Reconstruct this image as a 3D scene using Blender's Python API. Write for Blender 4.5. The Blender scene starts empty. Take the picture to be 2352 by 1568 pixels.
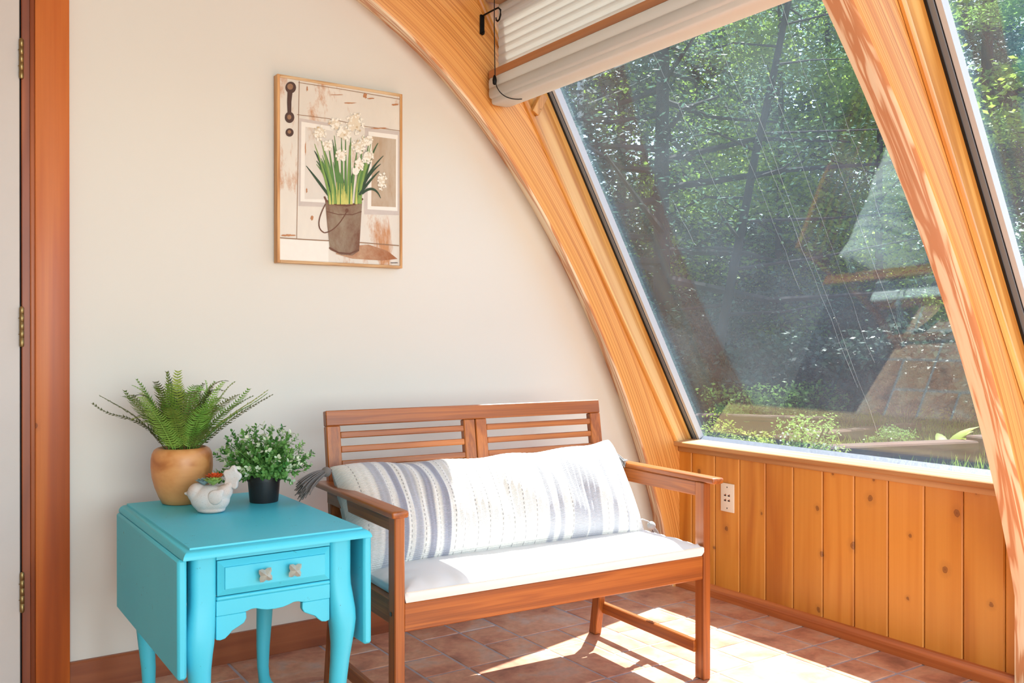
import bpy, bmesh, math, random
import numpy as np
from mathutils import Vector, Matrix, Quaternion

random.seed(7)
rng = np.random.default_rng(11)
SC = bpy.context.scene
COL = SC.collection

# ------------------------------------------------------------------ camera
cam_d = bpy.data.cameras.new("camera")
cam = bpy.data.objects.new("camera", cam_d)
COL.objects.link(cam)
cam.location = (0.0, 0.0, 1.05)
cam.rotation_euler = (math.radians(90 - 0.1475), 0.0, math.radians(-33.744))
cam_d.sensor_width = 36.0
cam_d.lens = 2116.0 / 2352.0 * 36.0
cam_d.clip_start = 0.05
cam_d.clip_end = 300
SC.camera = cam

# ------------------------------------------------------------------ sky, sun, added fill light, exposure
world = bpy.data.worlds.new("sky")
SC.world = world
world.use_nodes = True
wn = world.node_tree
wn.nodes.clear()
w_out = wn.nodes.new("ShaderNodeOutputWorld")
w_bg = wn.nodes.new("ShaderNodeBackground")
w_sky = wn.nodes.new("ShaderNodeTexSky")
w_sky.sky_type = 'NISHITA'
w_sky.sun_disc = False
w_sky.sun_elevation = math.radians(61)
w_sky.sun_rotation = math.radians(61)
w_sky.air_density = 1.0
w_sky.dust_density = 1.0
w_sky.ozone_density = 1.0
wn.links.new(w_sky.outputs[0], w_bg.inputs[0])
w_bg.inputs[1].default_value = 0.5
wn.links.new(w_bg.outputs[0], w_out.inputs[0])

SUN_DIR = Vector((-0.425, -0.225, -1.0)).normalized()
sun_d = bpy.data.lights.new("sun", 'SUN')
sun_d.energy = 18.0
sun_d.angle = math.radians(0.53)
sun_d.color = (0.98, 0.985, 0.96)
sun = bpy.data.objects.new("sun", sun_d)
COL.objects.link(sun)
sun.rotation_euler = SUN_DIR.to_track_quat('-Z', 'Y').to_euler()
sun.location = (8, 4, 16)

def area_light(name, loc, rot, sx, sy, power, color):
    d = bpy.data.lights.new(name, 'AREA')
    d.shape = 'RECTANGLE'
    d.size, d.size_y, d.energy, d.color = sx, sy, power, color
    o = bpy.data.objects.new(name, d)
    COL.objects.link(o)
    o.location = loc
    o.rotation_euler = rot
    return o

# added fill light behind the camera, brightens the room from the unseen end
area_light("rear_fill_light", (0.5, -3.12, 1.35), (math.radians(90), 0, 0), 3.4, 1.9, 165.0, (0.86, 0.98, 1.0))

SC.view_settings.view_transform = 'Standard'
SC.view_settings.look = 'None'
SC.view_settings.gamma = 1.0
SC.view_settings.use_curve_mapping = False
SC.view_settings.exposure = 0.0
SC.cycles.max_bounces = 5
SC.cycles.diffuse_bounces = 3
SC.cycles.caustics_reflective = False
SC.cycles.caustics_refractive = False
SC.cycles.glossy_bounces = 3
SC.cycles.transmission_bounces = 3
SC.cycles.transparent_max_bounces = 8

# ------------------------------------------------------------------ helpers: colour, nodes, materials
def lin(c):
    if isinstance(c, str):
        c = c.lstrip('#')
        c = tuple(int(c[i:i + 2], 16) for i in (0, 2, 4))
    r = []
    for v in c[:3]:
        v = v / 255.0
        r.append(v / 12.92 if v <= 0.04045 else ((v + 0.055) / 1.055) ** 2.4)
    return (r[0], r[1], r[2], 1.0)


class NT:
    def __init__(self, name):
        self.mat = bpy.data.materials.new(name)
        self.mat.use_nodes = True
        self.t = self.mat.node_tree
        self.t.nodes.clear()
        self.out = self.t.nodes.new("ShaderNodeOutputMaterial")

    def n(self, typ, **kw):
        nd = self.t.nodes.new("ShaderNode" + typ)
        for k, v in kw.items():
            if k.startswith("i_"):
                key = k[2:].replace("_", " ")
                self.set(nd.inputs[key], v)
            elif k == "ins":
                for kk, vv in v.items():
                    self.set(nd.inputs[kk], vv)
            else:
                setattr(nd, k, v)
        return nd

    def set(self, sock, v):
        if isinstance(v, bpy.types.NodeSocket):
            self.t.links.new(v, sock)
        elif isinstance(v, bpy.types.Node):
            self.t.links.new(v.outputs[0], sock)
        else:
            sock.default_value = v

    def bsdf(self, **kw):
        b = self.n("BsdfPrincipled", ins=kw)
        self.t.links.new(b.outputs[0], self.out.inputs[0])
        return b

    def ramp(self, fac, stops, interp='LINEAR'):
        r = self.n("ValToRGB")
        cr = r.color_ramp
        cr.interpolation = interp
        while len(cr.elements) < len(stops):
            cr.elements.new(0.5)
        for e, (p, c) in zip(cr.elements, stops):
            e.position = p
            e.color = c if len(c) == 4 else lin(c)
        self.set(r.inputs[0], fac)
        return r.outputs[0]

    def math(self, op, a, b=None, c=None, clamp=False):
        m = self.n("Math", operation=op, use_clamp=clamp)
        self.set(m.inputs[0], a)
        if b is not None:
            self.set(m.inputs[1], b)
        if c is not None:
            self.set(m.inputs[2], c)
        return m.outputs[0]

    def mix(self, fac, a, b, blend='MIX'):
        m = self.n("Mix", data_type='RGBA', blend_type=blend)
        self.set(m.inputs[0], fac)
        self.set(m.inputs[6], a)
        self.set(m.inputs[7], b)
        return m.outputs[2]

    def noise(self, vec, scale, detail=4.0, rough=0.55, dist=0.0):
        return self.n("TexNoise", ins={"Vector": vec, "Scale": scale, "Detail": detail, "Roughness": rough, "Distortion": dist})

    def bump(self, h, strength=0.3, dist=0.01):
        return self.n("Bump", ins={"Strength": strength, "Distance": dist, "Height": h}).outputs[0]


def coords(m, kind='Object', scale=(1, 1, 1), rnd=True, rot=(0, 0, 0)):
    tc = m.n("TexCoord")
    mp = m.n("Mapping")
    m.set(mp.inputs[0], tc.outputs[kind])
    mp.inputs[3].default_value = scale
    mp.inputs[2].default_value = rot
    if rnd:
        oi = m.n("ObjectInfo")
        v = m.n("CombineXYZ")
        r1 = m.math('MULTIPLY', oi.outputs['Random'], 37.0)
        r2 = m.math('MULTIPLY', oi.outputs['Random'], 91.0)
        m.set(v.inputs[0], r1)
        m.set(v.inputs[1], r2)
        m.set(v.inputs[2], r1)
        m.set(mp.inputs[1], v.outputs[0])
    return mp.outputs[0]


def wood(name, light, mid, dark, axis='Z', ring=9.0, along=0.9, across=11.0, rough=0.42, knots=0.0, fine=0.35,
         coat=0.15, contrast=1.0, kplane='YZ', var=0.14):
    m = NT(name)
    if axis == 'UV':
        v = coords(m, 'UV', (along, across, 1), True)
        vf = coords(m, 'UV', (along * 2.2, across * 9, 1), True)
    else:
        s = [across] * 3
        s['XYZ'.index(axis)] = along
        v = coords(m, 'Object', s, True)
        s2 = [across * 9] * 3
        s2['XYZ'.index(axis)] = along * 2.2
        vf = coords(m, 'Object', s2, True)
    n1 = m.noise(v, 1.0, 3.0, 0.5, 0.6)
    rings = m.math('SINE', m.math('MULTIPLY', n1.outputs[0], ring * 6.283))
    rings = m.math('MULTIPLY_ADD', rings, 0.5 * contrast, 0.5)
    n2 = m.noise(vf, 1.0, 4.0, 0.6, 0.0)
    f = m.math('ADD', m.math('MULTIPLY', rings, 1 - fine), m.math('MULTIPLY', n2.outputs[0], fine))
    col = m.ramp(f, [(0.12, dark), (0.5, mid), (0.88, light)])
    # slow tone drift and board-to-board difference
    n3 = m.noise(v, 0.23, 2.0, 0.5)
    oi = m.n("ObjectInfo")
    val = m.math('MULTIPLY_ADD', n3.outputs[0], 0.3, 0.85 - var / 2)
    val = m.math('ADD', val, m.math('MULTIPLY', oi.outputs['Random'], var))
    hs = m.n("HueSaturation", ins={"Color": col, "Value": val})
    col = hs.outputs[0]
    if knots > 0:
        tc = m.n("TexCoord")
        sx = m.n("SeparateXYZ")
        m.set(sx.inputs[0], tc.outputs['Object' if axis != 'UV' else 'UV'])
        cv = m.n("CombineXYZ")
        a, b = ('XYZ'.index(kplane[0]), 'XYZ'.index(kplane[1]))
        kn = m.noise(tc.outputs['Object' if axis != 'UV' else 'UV'], 38.0, 2.0, 0.6)
        kd = m.math('MULTIPLY_ADD', kn.outputs[0], 0.016, -0.008)
        m.set(cv.inputs[0], m.math('ADD', m.math('MULTIPLY', sx.outputs[a], 1.25), kd))
        m.set(cv.inputs[1], m.math('ADD', sx.outputs[b], kd))
        vo = m.n("TexVoronoi", voronoi_dimensions='2D', ins={"Vector": cv.outputs[0], "Scale": 5.4, "Randomness": 1.0})
        sepc = m.n("SeparateColor")
        m.set(sepc.inputs[0], vo.outputs['Color'])
        keep = m.math('LESS_THAN', sepc.outputs[0], knots)
        rad = m.math('MULTIPLY_ADD', sepc.outputs[1], 0.05, 0.03)
        d = m.math('DIVIDE', vo.outputs['Distance'], rad)
        core = m.ramp(d, [(0.0, (1, 1, 1, 1)), (0.5, (.75, .75, .75, 1)), (0.95, (.85, .85, .85, 1)), (1.0, (0, 0, 0, 1))])
        halo = m.ramp(m.math('MULTIPLY', d, 0.35), [(0.0, (1, 1, 1, 1)), (1.0, (0, 0, 0, 1))])
        kf = m.math('MULTIPLY', m.math('MAXIMUM', m.math('MULTIPLY', core, 0.8), m.math('MULTIPLY', halo, 0.28)), keep)
        col = m.mix(kf, col, lin((96, 44, 14)))
    b = m.bsdf(**{"Base Color": col, "Roughness": rough, "Coat Weight": coat, "Coat Roughness": 0.25})
    return m.mat


def plain(name, c, rough=0.5, metal=0.0, var=0.0, nscale=20.0, bump=0.0, spec=0.5, sheen=0.0, coat=0.0):
    m = NT(name)
    col = lin(c) if not (isinstance(c, tuple) and len(c) == 4) else c
    if var > 0 or bump > 0:
        v = coords(m, 'Object', (1, 1, 1), False)
        n = m.noise(v, nscale, 4.0, 0.6)
    if var > 0:
        val = m.math('MULTIPLY_ADD', n.outputs[0], var * 2, 1 - var)
        hs = m.n("HueSaturation", ins={"Color": col, "Value": val})
        col = hs.outputs[0]
    b = m.bsdf(**{"Base Color": col, "Roughness": rough, "Metallic": metal, "Specular IOR Level": spec,
                  "Sheen Weight": sheen, "Coat Weight": coat})
    if bump > 0:
        m.set(b.inputs['Normal'], m.bump(n.outputs[0], bump, 0.003))
    return m.mat


# ------------------------------------------------------------------ helpers: meshes and objects
def link(o, parent=None, label=None, cat=None, group=None, kind=None):
    COL.objects.link(o)
    if parent is not None:
        o.parent = parent
    return tag(o, label, cat, group, kind)


def tag(o, label=None, cat=None, group=None, kind=None):
    for k, v in (("label", label), ("category", cat), ("group", group), ("kind", kind)):
        if v:
            o[k] = v
    return o


def empty(name, loc=(0, 0, 0), rz=0.0, **kw):
    o = bpy.data.objects.new(name, None)
    o.empty_display_size = 0.05
    o.location = loc
    o.rotation_euler = (0, 0, rz)
    return link(o, None, **kw)


def mk(name, verts, faces, mat, parent=None, smooth=None, uvs=None, mats=None, midx=None, **kw):
    me = bpy.data.meshes.new(name)
    me.from_pydata([tuple(v) for v in verts], [], [tuple(f) for f in faces])
    if uvs is not None:
        ul = me.uv_layers.new(name="UVMap")
        i = 0
        for f in uvs:
            for c in f:
                ul.data[i].uv = c
                i += 1
    if mats:
        for mm in mats:
            me.materials.append(mm)
        if midx is not None:
            me.polygons.foreach_set("material_index", midx)
    else:
        me.materials.append(mat)
    if smooth is not None:
        me.polygons.foreach_set("use_smooth", [True] * len(me.polygons))
        if smooth < 180:
            me.set_sharp_from_angle(angle=math.radians(smooth))
    me.update()
    o = bpy.data.objects.new(name, me)
    return link(o, parent, **kw)


def from_bm(name, bm, mat, parent=None, smooth=None, **kw):
    me = bpy.data.meshes.new(name)
    bm.normal_update()
    bm.to_mesh(me)
    bm.free()
    me.materials.append(mat)
    if smooth is not None:
        me.polygons.foreach_set("use_smooth", [True] * len(me.polygons))
        if smooth < 180:
            me.set_sharp_from_angle(angle=math.radians(smooth))
    o = bpy.data.objects.new(name, me)
    return link(o, parent, **kw)


def bm_box(bm, x0, x1, y0, y1, z0, z1, bev=0.0, seg=1, mtx=None):
    r = bmesh.ops.create_cube(bm, size=1.0)
    vs = r['verts']
    for v in vs:
        v.co = Vector(((x0 + x1) / 2 + v.co.x * (x1 - x0), (y0 + y1) / 2 + v.co.y * (y1 - y0), (z0 + z1) / 2 + v.co.z * (z1 - z0)))
    if bev > 0:
        es = list({e for v in vs for e in v.link_edges})
        rb = bmesh.ops.bevel(bm, geom=es, offset=bev, segments=seg, affect='EDGES', profile=0.5)
        vs = list({v for f in rb['faces'] for v in f.verts} | {v for v in vs if v.is_valid})
    if mtx is not None:
        for v in vs:
            if v.is_valid:
                v.co = mtx @ v.co
    return vs


def box(name, x0, x1, y0, y1, z0, z1, mat, parent=None, bev=0.0, seg=1, mtx=None, **kw):
    bm = bmesh.new()
    bm_box(bm, x0, x1, y0, y1, z0, z1, bev, seg)
    if mtx is not None:
        bmesh.ops.transform(bm, matrix=mtx, verts=bm.verts)
    return from_bm(name, bm, mat, parent, smooth=(35 if seg > 1 else None), **kw)


def lathe(name, prof, mat, parent=None, n=40, loc=(0, 0, 0), smooth=50, sx=1.0, sy=1.0, **kw):
    vs, fs = [], []
    for (r, z) in prof:
        for k in range(n):
            a = 2 * math.pi * k / n
            vs.append((loc[0] + sx * r * math.cos(a), loc[1] + sy * r * math.sin(a), loc[2] + z))
    for i in range(len(prof) - 1):
        for k in range(n):
            k2 = (k + 1) % n
            fs.append((i * n + k, i * n + k2, (i + 1) * n + k2, (i + 1) * n + k))
    fs.append(tuple(reversed(range(n))))
    fs.append(tuple(range((len(prof) - 1) * n, len(prof) * n)))
    return mk(name, vs, fs, mat, parent, smooth=smooth, **kw)


def tube_data(pts, rad, n=8, vs=None, fs=None, caps=True):
    if vs is None:
        vs, fs = [], []
    pts = [Vector(p) for p in pts]
    if not hasattr(rad, '__len__'):
        rad = [rad] * len(pts)
    base = len(vs)
    up = Vector((0.13, 0.21, 0.97)).normalized()
    for i, p in enumerate(pts):
        a = pts[max(i - 1, 0)]
        b = pts[min(i + 1, len(pts) - 1)]
        t = (b - a).normalized()
        s = t.cross(up)
        if s.length < 1e-3:
            s = t.cross(Vector((1, 0, 0)))
        s.normalize()
        w = s.cross(t)
        for k in range(n):
            an = 2 * math.pi * k / n
            vs.append(tuple(p + (s * math.cos(an) + w * math.sin(an)) * rad[i]))
    for i in range(len(pts) - 1):
        for k in range(n):
            k2 = (k + 1) % n
            fs.append((base + i * n + k, base + (i + 1) * n + k, base + (i + 1) * n + k2, base + i * n + k2))
    if caps:
        fs.append(tuple(base + k for k in range(n)))
        fs.append(tuple(base + (len(pts) - 1) * n + k for k in reversed(range(n))))
    return vs, fs


def tube(name, pts, rad, mat, parent=None, n=8, smooth=60, **kw):
    vs, fs = tube_data(pts, rad, n)
    return mk(name, vs, fs, mat, parent, smooth=smooth, **kw)


def bez(p0, p1, p2, p3, n):
    out = []
    for i in range(n + 1):
        t = i / n
        a = (1 - t)
        out.append(Vector(p0) * a ** 3 + Vector(p1) * 3 * a * a * t + Vector(p2) * 3 * a * t * t + Vector(p3) * t ** 3)
    return out


def extrude_poly(name, poly, y0, y1, mat, parent=None, bev=0.0, plane='XZ', seg=1, **kw):
    """polygon in XZ (extruded along Y), YZ (along X) or XY (along Z)"""
    bm = bmesh.new()
    def P(a, b, c):
        return {'XZ': (a, c, b), 'YZ': (c, a, b), 'XY': (a, b, c)}[plane]
    lo = [bm.verts.new(P(a, b, y0)) for a, b in poly]
    hi = [bm.verts.new(P(a, b, y1)) for a, b in poly]
    n = len(poly)
    bm.faces.new(lo)
    bm.faces.new(list(reversed(hi)))
    for i in range(n):
        j = (i + 1) % n
        bm.faces.new((lo[i], hi[i], hi[j], lo[j]))
    bmesh.ops.recalc_face_normals(bm, faces=bm.faces)
    if bev > 0:
        es = [e for e in bm.edges if e.calc_face_angle(0) > 0.5]
        bmesh.ops.bevel(bm, geom=es, offset=bev, segments=seg, affect='EDGES', profile=0.5)
    return from_bm(name, bm, mat, parent, **kw)


def copy_tree(o, parent=None):
    c = o.copy()
    COL.objects.link(c)
    if parent is not None:
        c.parent = parent
    for ch in [x for x in bpy.data.objects if x.parent == o]:
        copy_tree(ch, c)
    return c

# ------------------------------------------------------------------ materials
W_CASING = wood("pine_casing", (206, 116, 46), (184, 90, 28), (154, 68, 18), 'Z', ring=3.0, along=0.5, across=6, rough=0.5, fine=0.5, knots=0.3, kplane="XZ")
W_JAMB = wood("pine_jamb_dark", (170, 92, 44), (146, 72, 30), (116, 52, 20), "Z", ring=3.0, along=0.5, across=8, rough=0.5)
W_BASE = wood("baseboard_stained", (158, 88, 48), (140, 72, 36), (116, 56, 26), 'X', ring=3.0, along=0.5, across=9, rough=0.45, fine=0.5)
W_BASE_R = wood("baseboard_fir", (214, 132, 76), (196, 112, 58), (168, 88, 40), 'Y', ring=3.0, along=0.5, across=14, rough=0.45, fine=0.5)
W_PLANK = wood("knotty_pine_plank", (218, 150, 62), (206, 134, 48), (184, 108, 34), 'Z', ring=2.5, along=0.6, across=7, knots=0.62, rough=0.42, fine=0.45, var=0.10)
W_SILL = wood("pine_sill", (212, 164, 112), (200, 150, 98), (176, 122, 70), 'Y', ring=3.0, along=0.5, across=14, rough=0.5, coat=0.0)
W_RIB_SOFFIT = wood("fir_soffit", (254, 230, 196), (250, 217, 178), (216, 150, 100), 'UV', ring=3.5, along=2.2, across=24, rough=0.42, fine=0.15, contrast=1.15)
W_RIB_SIDE = wood("fir_lamination", (234, 174, 100), (222, 152, 76), (174, 98, 38), 'UV', ring=5.0, along=0.25, across=90, rough=0.45, fine=0.55, contrast=0.95)
W_WJAMB = wood("pine_window_jamb", (238, 184, 108), (224, 160, 80), (194, 124, 50), 'UV', ring=3.0, along=0.5, across=16, rough=0.4)
W_BENCH = {a: wood("bench_" + a.lower(), (184, 108, 42), (156, 83, 28), (114, 56, 16), a, ring=4.0, along=1.0, across=30, rough=0.38, fine=0.7, var=0.18, coat=0.25) for a in "XYZ"}
W_BLOCK = wood("block_wood", (226, 172, 100), (212, 152, 80), (186, 124, 58), "Z", ring=3.0, along=1, across=30)

# ------------------------------------------------------------------ floor: modular terracotta tiles
def tile_material():
    m = NT("terracotta_tile")
    v = coords(m, 'Object', (1, 1, 1), True)
    n1 = m.noise(v, 7.0, 5.0, 0.6, 0.4)
    n2 = m.noise(v, 38.0, 4.0, 0.65)
    oi = m.n("ObjectInfo")
    base = m.ramp(oi.outputs['Random'], [(0.0, (190, 130, 106)), (0.3, (206, 150, 122)), (0.55, (196, 138, 110)), (0.8, (216, 166, 138)), (1.0, (180, 126, 108))])
    mot = m.ramp(n1.outputs[0], [(0.30, (128, 82, 68)), (0.43, (200, 138, 110)), (0.56, (224, 174, 140)), (0.68, (212, 196, 182))])
    col = m.mix(0.62, base, mot)
    f2 = m.ramp(n2.outputs[0], [(0.3, (.72, .72, .72, 1)), (0.6, (1.05, 1.05, 1.05, 1))])
    col = m.mix(0.6, col, f2, 'MULTIPLY')
    b = m.bsdf(**{"Base Color": col, "Roughness": 0.42})
    m.set(b.inputs['Normal'], m.bump(n1.outputs[0], 0.25, 0.004))
    return m.mat

TILE = tile_material()
GROUT = plain("grout", (176, 168, 174), 0.85, var=0.12, nscale=60)

def far_floor_material():
    m = NT("terracotta_floor_far")
    v = coords(m, 'Object', (1, 1, 1), False)
    br = m.n("TexBrick", ins={"Vector": v, "Color1": lin((188, 126, 98)), "Color2": lin((202, 144, 114)), "Mortar": lin((158, 146, 146)),
                              "Scale": 1.0, "Mortar Size": 0.004, "Brick Width": 0.313, "Row Height": 0.313})
    n1 = m.noise(v, 7.0, 5.0, 0.6, 0.4)
    col = m.mix(0.35, br.outputs[0], m.ramp(n1.outputs[0], [(0.3, (140, 84, 62)), (0.7, (214, 160, 120))]))
    m.bsdf(**{"Base Color": col, "Roughness": 0.42})
    return m.mat

floor = box("floor", -4.05, 2.86, -3.4, 3.1, -0.10, -0.0022, GROUT, label="terracotta tiled floor with pale grout joints", kind="structure")
MX, MY = 0.1566, 0.1585
I0, I1, J0, J1 = -9, 9, -14, 6          # cells around x = 1.362 + i MX, y = 2.05 + j MY
used = {}
tile_mesh = {}
def tile_me(w, h):
    if (w, h) not in tile_mesh:
        bm = bmesh.new()
        g = 0.0044
        bm_box(bm, g, w * MX - g, g, h * MY - g, -0.010, 0.0, 0.0018, 1)
        me = bpy.data.meshes.new("floor_tile")
        bm.to_mesh(me); bm.free()
        me.materials.append(TILE)
        tile_mesh[(w, h)] = me
    return tile_mesh[(w, h)]
def put_tile(i, j, w, h):
    for a in range(i, i + w):
        for b in range(j, j + h):
            used[(a, b)] = 1
    o = bpy.data.objects.new("floor_tile", tile_me(w, h))
    o.location = (1.362 + i * MX, 2.05 + j * MY, random.uniform(-0.0006, 0.0004))
    link(o, floor)
for t in [(2, 4, 1, 1), (1, 3, 1, 2), (2, 3, 1, 1), (3, 4, 2, 2), (3, 3, 1, 1), (4, 2, 1, 2), (3, 1, 1, 2), (5, 3, 2, 2), (5, 2, 1, 1), (6, 2, 1, 1),
          (7, 3, 1, 1), (7, 4, 2, 2), (7, 2, 1, 1), (8, 2, 1, 2), (5, 0, 1, 2), (6, 1, 1, 1), (6, 0, 1, 1), (7, 0, 1, 2), (8, 1, 1, 1), (8, 0, 1, 1),
          (0, 4, 1, 2), (0, 3, 1, 1), (-1, 4, 1, 1), (-1, 5, 1, 1), (-3, 4, 2, 2), (3, 0, 2, 1), (4, 1, 1, 1), (1, 1, 2, 2), (0, 1, 1, 2), (-2, 2, 2, 2)]:
    put_tile(*t)
for j in range(J0, J1):
    for i in range(I0, I1):
        if (i, j) in used:
            continue
        opts = [(2, 2), (2, 2), (2, 1), (1, 2), (1, 1)]
        random.shuffle(opts)
        for w, h in opts + [(1, 1)]:
            if i + w <= I1 and j + h <= J1 and all((a, b) not in used for a in range(i, i + w) for b in range(j, j + h)):
                put_tile(i, j, w, h)
                break
FAR = far_floor_material()
box("floor_far_tiles", -4.05, 1.362 + I0 * MX - 0.004, -3.4, 3.0, -0.010, 0.0, FAR, floor)
box("floor_far_tiles", 1.362 + I0 * MX, 2.77, -3.4, 2.05 + J0 * MY - 0.004, -0.010, 0.0, FAR, floor)

# ------------------------------------------------------------------ arch geometry (XZ plane), glass line
CX, CZ = -0.609, -0.533
A_PTS = [[1.351, 2.244], [1.433, 2.199], [1.511, 2.143], [1.59, 2.091], [1.671, 2.032], [1.755, 1.957], [1.84, 1.873], [1.934, 1.79], [2.038, 1.665], [2.119, 1.556], [2.215, 1.417], [2.286, 1.302], [2.336, 1.196], [2.394, 1.106], [2.447, 1.0], [2.507, 0.887], [2.548, 0.825], [2.604, 0.699], [2.672, 0.524], [2.718, 0.39], [2.764, 0.19]]
B_PTS = [[1.351, 2.203], [1.428, 2.159], [1.495, 2.104], [1.564, 2.052], [1.644, 1.995], [1.72, 1.924], [1.8, 1.843], [1.89, 1.762], [1.991, 1.641], [2.07, 1.537], [2.162, 1.403], [2.23, 1.292], [2.283, 1.191], [2.332, 1.105], [2.381, 1.002], [2.438, 0.894], [2.475, 0.834], [2.529, 0.714], [2.601, 0.544], [2.645, 0.415], [2.692, 0.223]]
C_PTS = [[1.853, 1.869], [1.924, 1.8], [1.998, 1.714], [2.075, 1.621], [2.149, 1.524], [2.186, 1.466], [2.255, 1.349], [2.332, 1.213], [2.369, 1.149], [2.434, 1.049], [2.489, 0.943], [2.51, 0.902], [2.54, 0.841], [2.588, 0.747], [2.638, 0.634], [2.7, 0.481], [2.762, 0.291], [2.803, 0.054]]

def polar_fit(pts, deg):
    p = np.array(pts)
    th = np.arctan2(p[:, 1] - CZ, p[:, 0] - CX)
    r = np.hypot(p[:, 0] - CX, p[:, 1] - CZ)
    co = np.polyfit(th, r, deg)
    lo, hi = th.min(), th.max()
    def f(t):
        if t < lo:
            return float(np.polyval(co, lo))
        if t > hi:
            return float(np.polyval(co, hi)) + 0.0 * (t - hi)
        return float(np.polyval(co, t))
    return f
RA, RB, RC = polar_fit(A_PTS, 4), polar_fit(B_PTS, 4), polar_fit(C_PTS, 3)
TH0 = math.asin(-CZ / 3.45)              # floor level
TH1 = math.radians(118)
GX0, GZ0, GS = 2.880, 0.617, 0.559       # glass: X = GX0 - GS (Z - GZ0)
def glass_x(z):
    return GX0 - GS * (z - GZ0)
def r_out(t, r_in, dx):
    c, s = math.cos(t), math.sin(t)
    # the beam stops at the straight window jamb; vertical at the foot
    x0, sl = 2.774 + dx, 0.588
    rl = (x0 + sl * 0.617 - CX - sl * CZ) / (c + sl * s)
    rv = (2.800 + dx - CX) / c if c > 0.2 else 99
    lim = r_in + 0.36
    if CZ + rl * s > 2.34:
        return lim
    return min(rl if rl > 0 else 99, rv, lim)

def make_rib(name, rfar, rnear, yfar, ynear, label, dx=0.0):
    N = 90
    vs, fs, uvs = [], [], []
    secs = []
    s_acc = 0.0
    last = None
    for k in range(N + 1):
        t = TH0 + (TH1 - TH0) * k / N
        c, s = math.cos(t), math.sin(t)
        cap = (2.752 - CX) / c if c > 0.2 else 99      # stays in front of the skirting at the foot
        ra, rb = min(rfar(t), cap), min(rnear(t), cap)
        ro = max(r_out(t, max(ra, rb), dx), max(ra, rb) + 0.05)
        P = lambda r, y: (CX + r * c, y, max(CZ + r * s, -0.002))
        e = 0.012
        yy = ynear
        row = [P(ra, yfar), P(ra + (rb - ra) * 0.5, (yfar + ynear) / 2), P(rb, yy + e), P(rb + 0.0035, yy + 0.0035), P(rb + e, yy), P((rb + ro) / 2, yy), P(ro, yy), P(ro, yfar)]
        if last is not None:
            s_acc += math.dist(row[2], last[2])
        last = row
        secs.append((row, s_acc))
    M_ = 8
    for row, s in secs:
        vs += row
    mids = []
    w = abs(yfar - ynear)
    vco = [0.0, w / 2, w, w + .004, 3.0, 3.0 + 0.12, 3.0 + 0.25, 3.0 + 0.4]
    for k in range(N):
        for q in range(M_ - 1):
            a, b = k * M_ + q, (k + 1) * M_ + q
            fs.append((a, a + 1, b + 1, b))
            s0, s1 = secs[k][1], secs[k + 1][1]
            if q < 3:
                u = [(s0, vco[q]), (s0, vco[q + 1]), (s1, vco[q + 1]), (s1, vco[q])]
            else:
                d0 = [math.dist(secs[k][0][4], secs[k][0][x]) * (1 if x >= 4 else -1) for x in (q, q + 1)]
                d1 = [math.dist(secs[k + 1][0][4], secs[k + 1][0][x]) * (1 if x >= 4 else -1) for x in (q, q + 1)]
                u = [(s0, 3 + d0[0]), (s0, 3 + d0[1]), (s1, 3 + d1[1]), (s1, 3 + d1[0])]
            uvs.append(u)
            mids.append(0 if q < 3 else 1)
        a, b = k * M_, (k + 1) * M_
        fs.append((a + 7, a, b, b + 7))
        uvs.append([(0, 0), (0, .1), (.1, .1), (.1, 0)])
        mids.append(1)
    o = mk(name, vs, fs, None, smooth=40, uvs=uvs, mats=[W_RIB_SOFFIT, W_RIB_SIDE], midx=mids, label=label, kind="structure", cat="beam")
    return o

make_rib("trim_1", RA, RB, 3.004, 2.87, "curved laminated wooden arch beam set against the cream wall with the painting")
make_rib("trim_2", RC, lambda t: RC(t) - 0.018, 1.44, 1.35, "curved laminated wooden arch beam standing between the two slanted windows", 0.03)

# ------------------------------------------------------------------ walls and vault
def wall_material():
    m = NT("cream_plaster")
    v = coords(m, 'Object', (1, 1, 1), False)
    n = m.noise(v, 2.0, 3.0, 0.5)
    col = m.mix(n.outputs[0], lin((224, 220, 210)), lin((228, 224, 215)))
    m.bsdf(**{"Base Color": col, "Roughness": 0.75})
    return m.mat
WALL = wall_material()
CEIL = plain("ceiling_plaster", (236, 228, 216), 0.85)

# gable wall behind the bench, cut to the vault and to the slope of the glass
poly = [(-4.0, 0.0), (GX0, 0.0), (GX0, GZ0)]
z = GZ0
while z < 2.30:
    z += 0.2
    poly.append((glass_x(z), z))
t_start = math.atan2(2.42 - CZ, glass_x(2.42) - CX)
R_V = math.hypot(glass_x(2.42) - CX, 2.42 - CZ)
for k in range(1, 40):
    t = t_start + (math.pi + 0.16 - t_start) * k / 39
    if CZ + R_V * math.sin(t) > 0:
        poly.append((CX + R_V * math.cos(t), CZ + R_V * math.sin(t)))
extrude_poly("wall_back", poly, 3.003, 3.10, WALL, label="cream plastered end wall under the arch", kind="structure")

# vaulted ceiling and left side (one curved shell)
vs, fs = [], []
K = 48
for k in range(K + 1):
    t = t_start + (math.pi + 0.16 - t_start) * k / K
    for r in (R_V, R_V + 0.12):
        for y in (-3.4, 3.1):
            vs.append((CX + r * math.cos(t), y, CZ + r * math.sin(t)))
for k in range(K):
    a, b = k * 4, (k + 1) * 4
    fs += [(a, a + 1, b + 1, b), (a + 2, b + 2, b + 3, a + 3), (a, b, b + 2, a + 2), (a + 1, a + 3, b + 3, b + 1)]
fs += [(0, 2, 3, 1), (K * 4, K * 4 + 1, K * 4 + 3, K * 4 + 2)]
mk("ceiling", vs, fs, CEIL, smooth=40, label="pale vaulted ceiling curving over the room", kind="structure")

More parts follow.
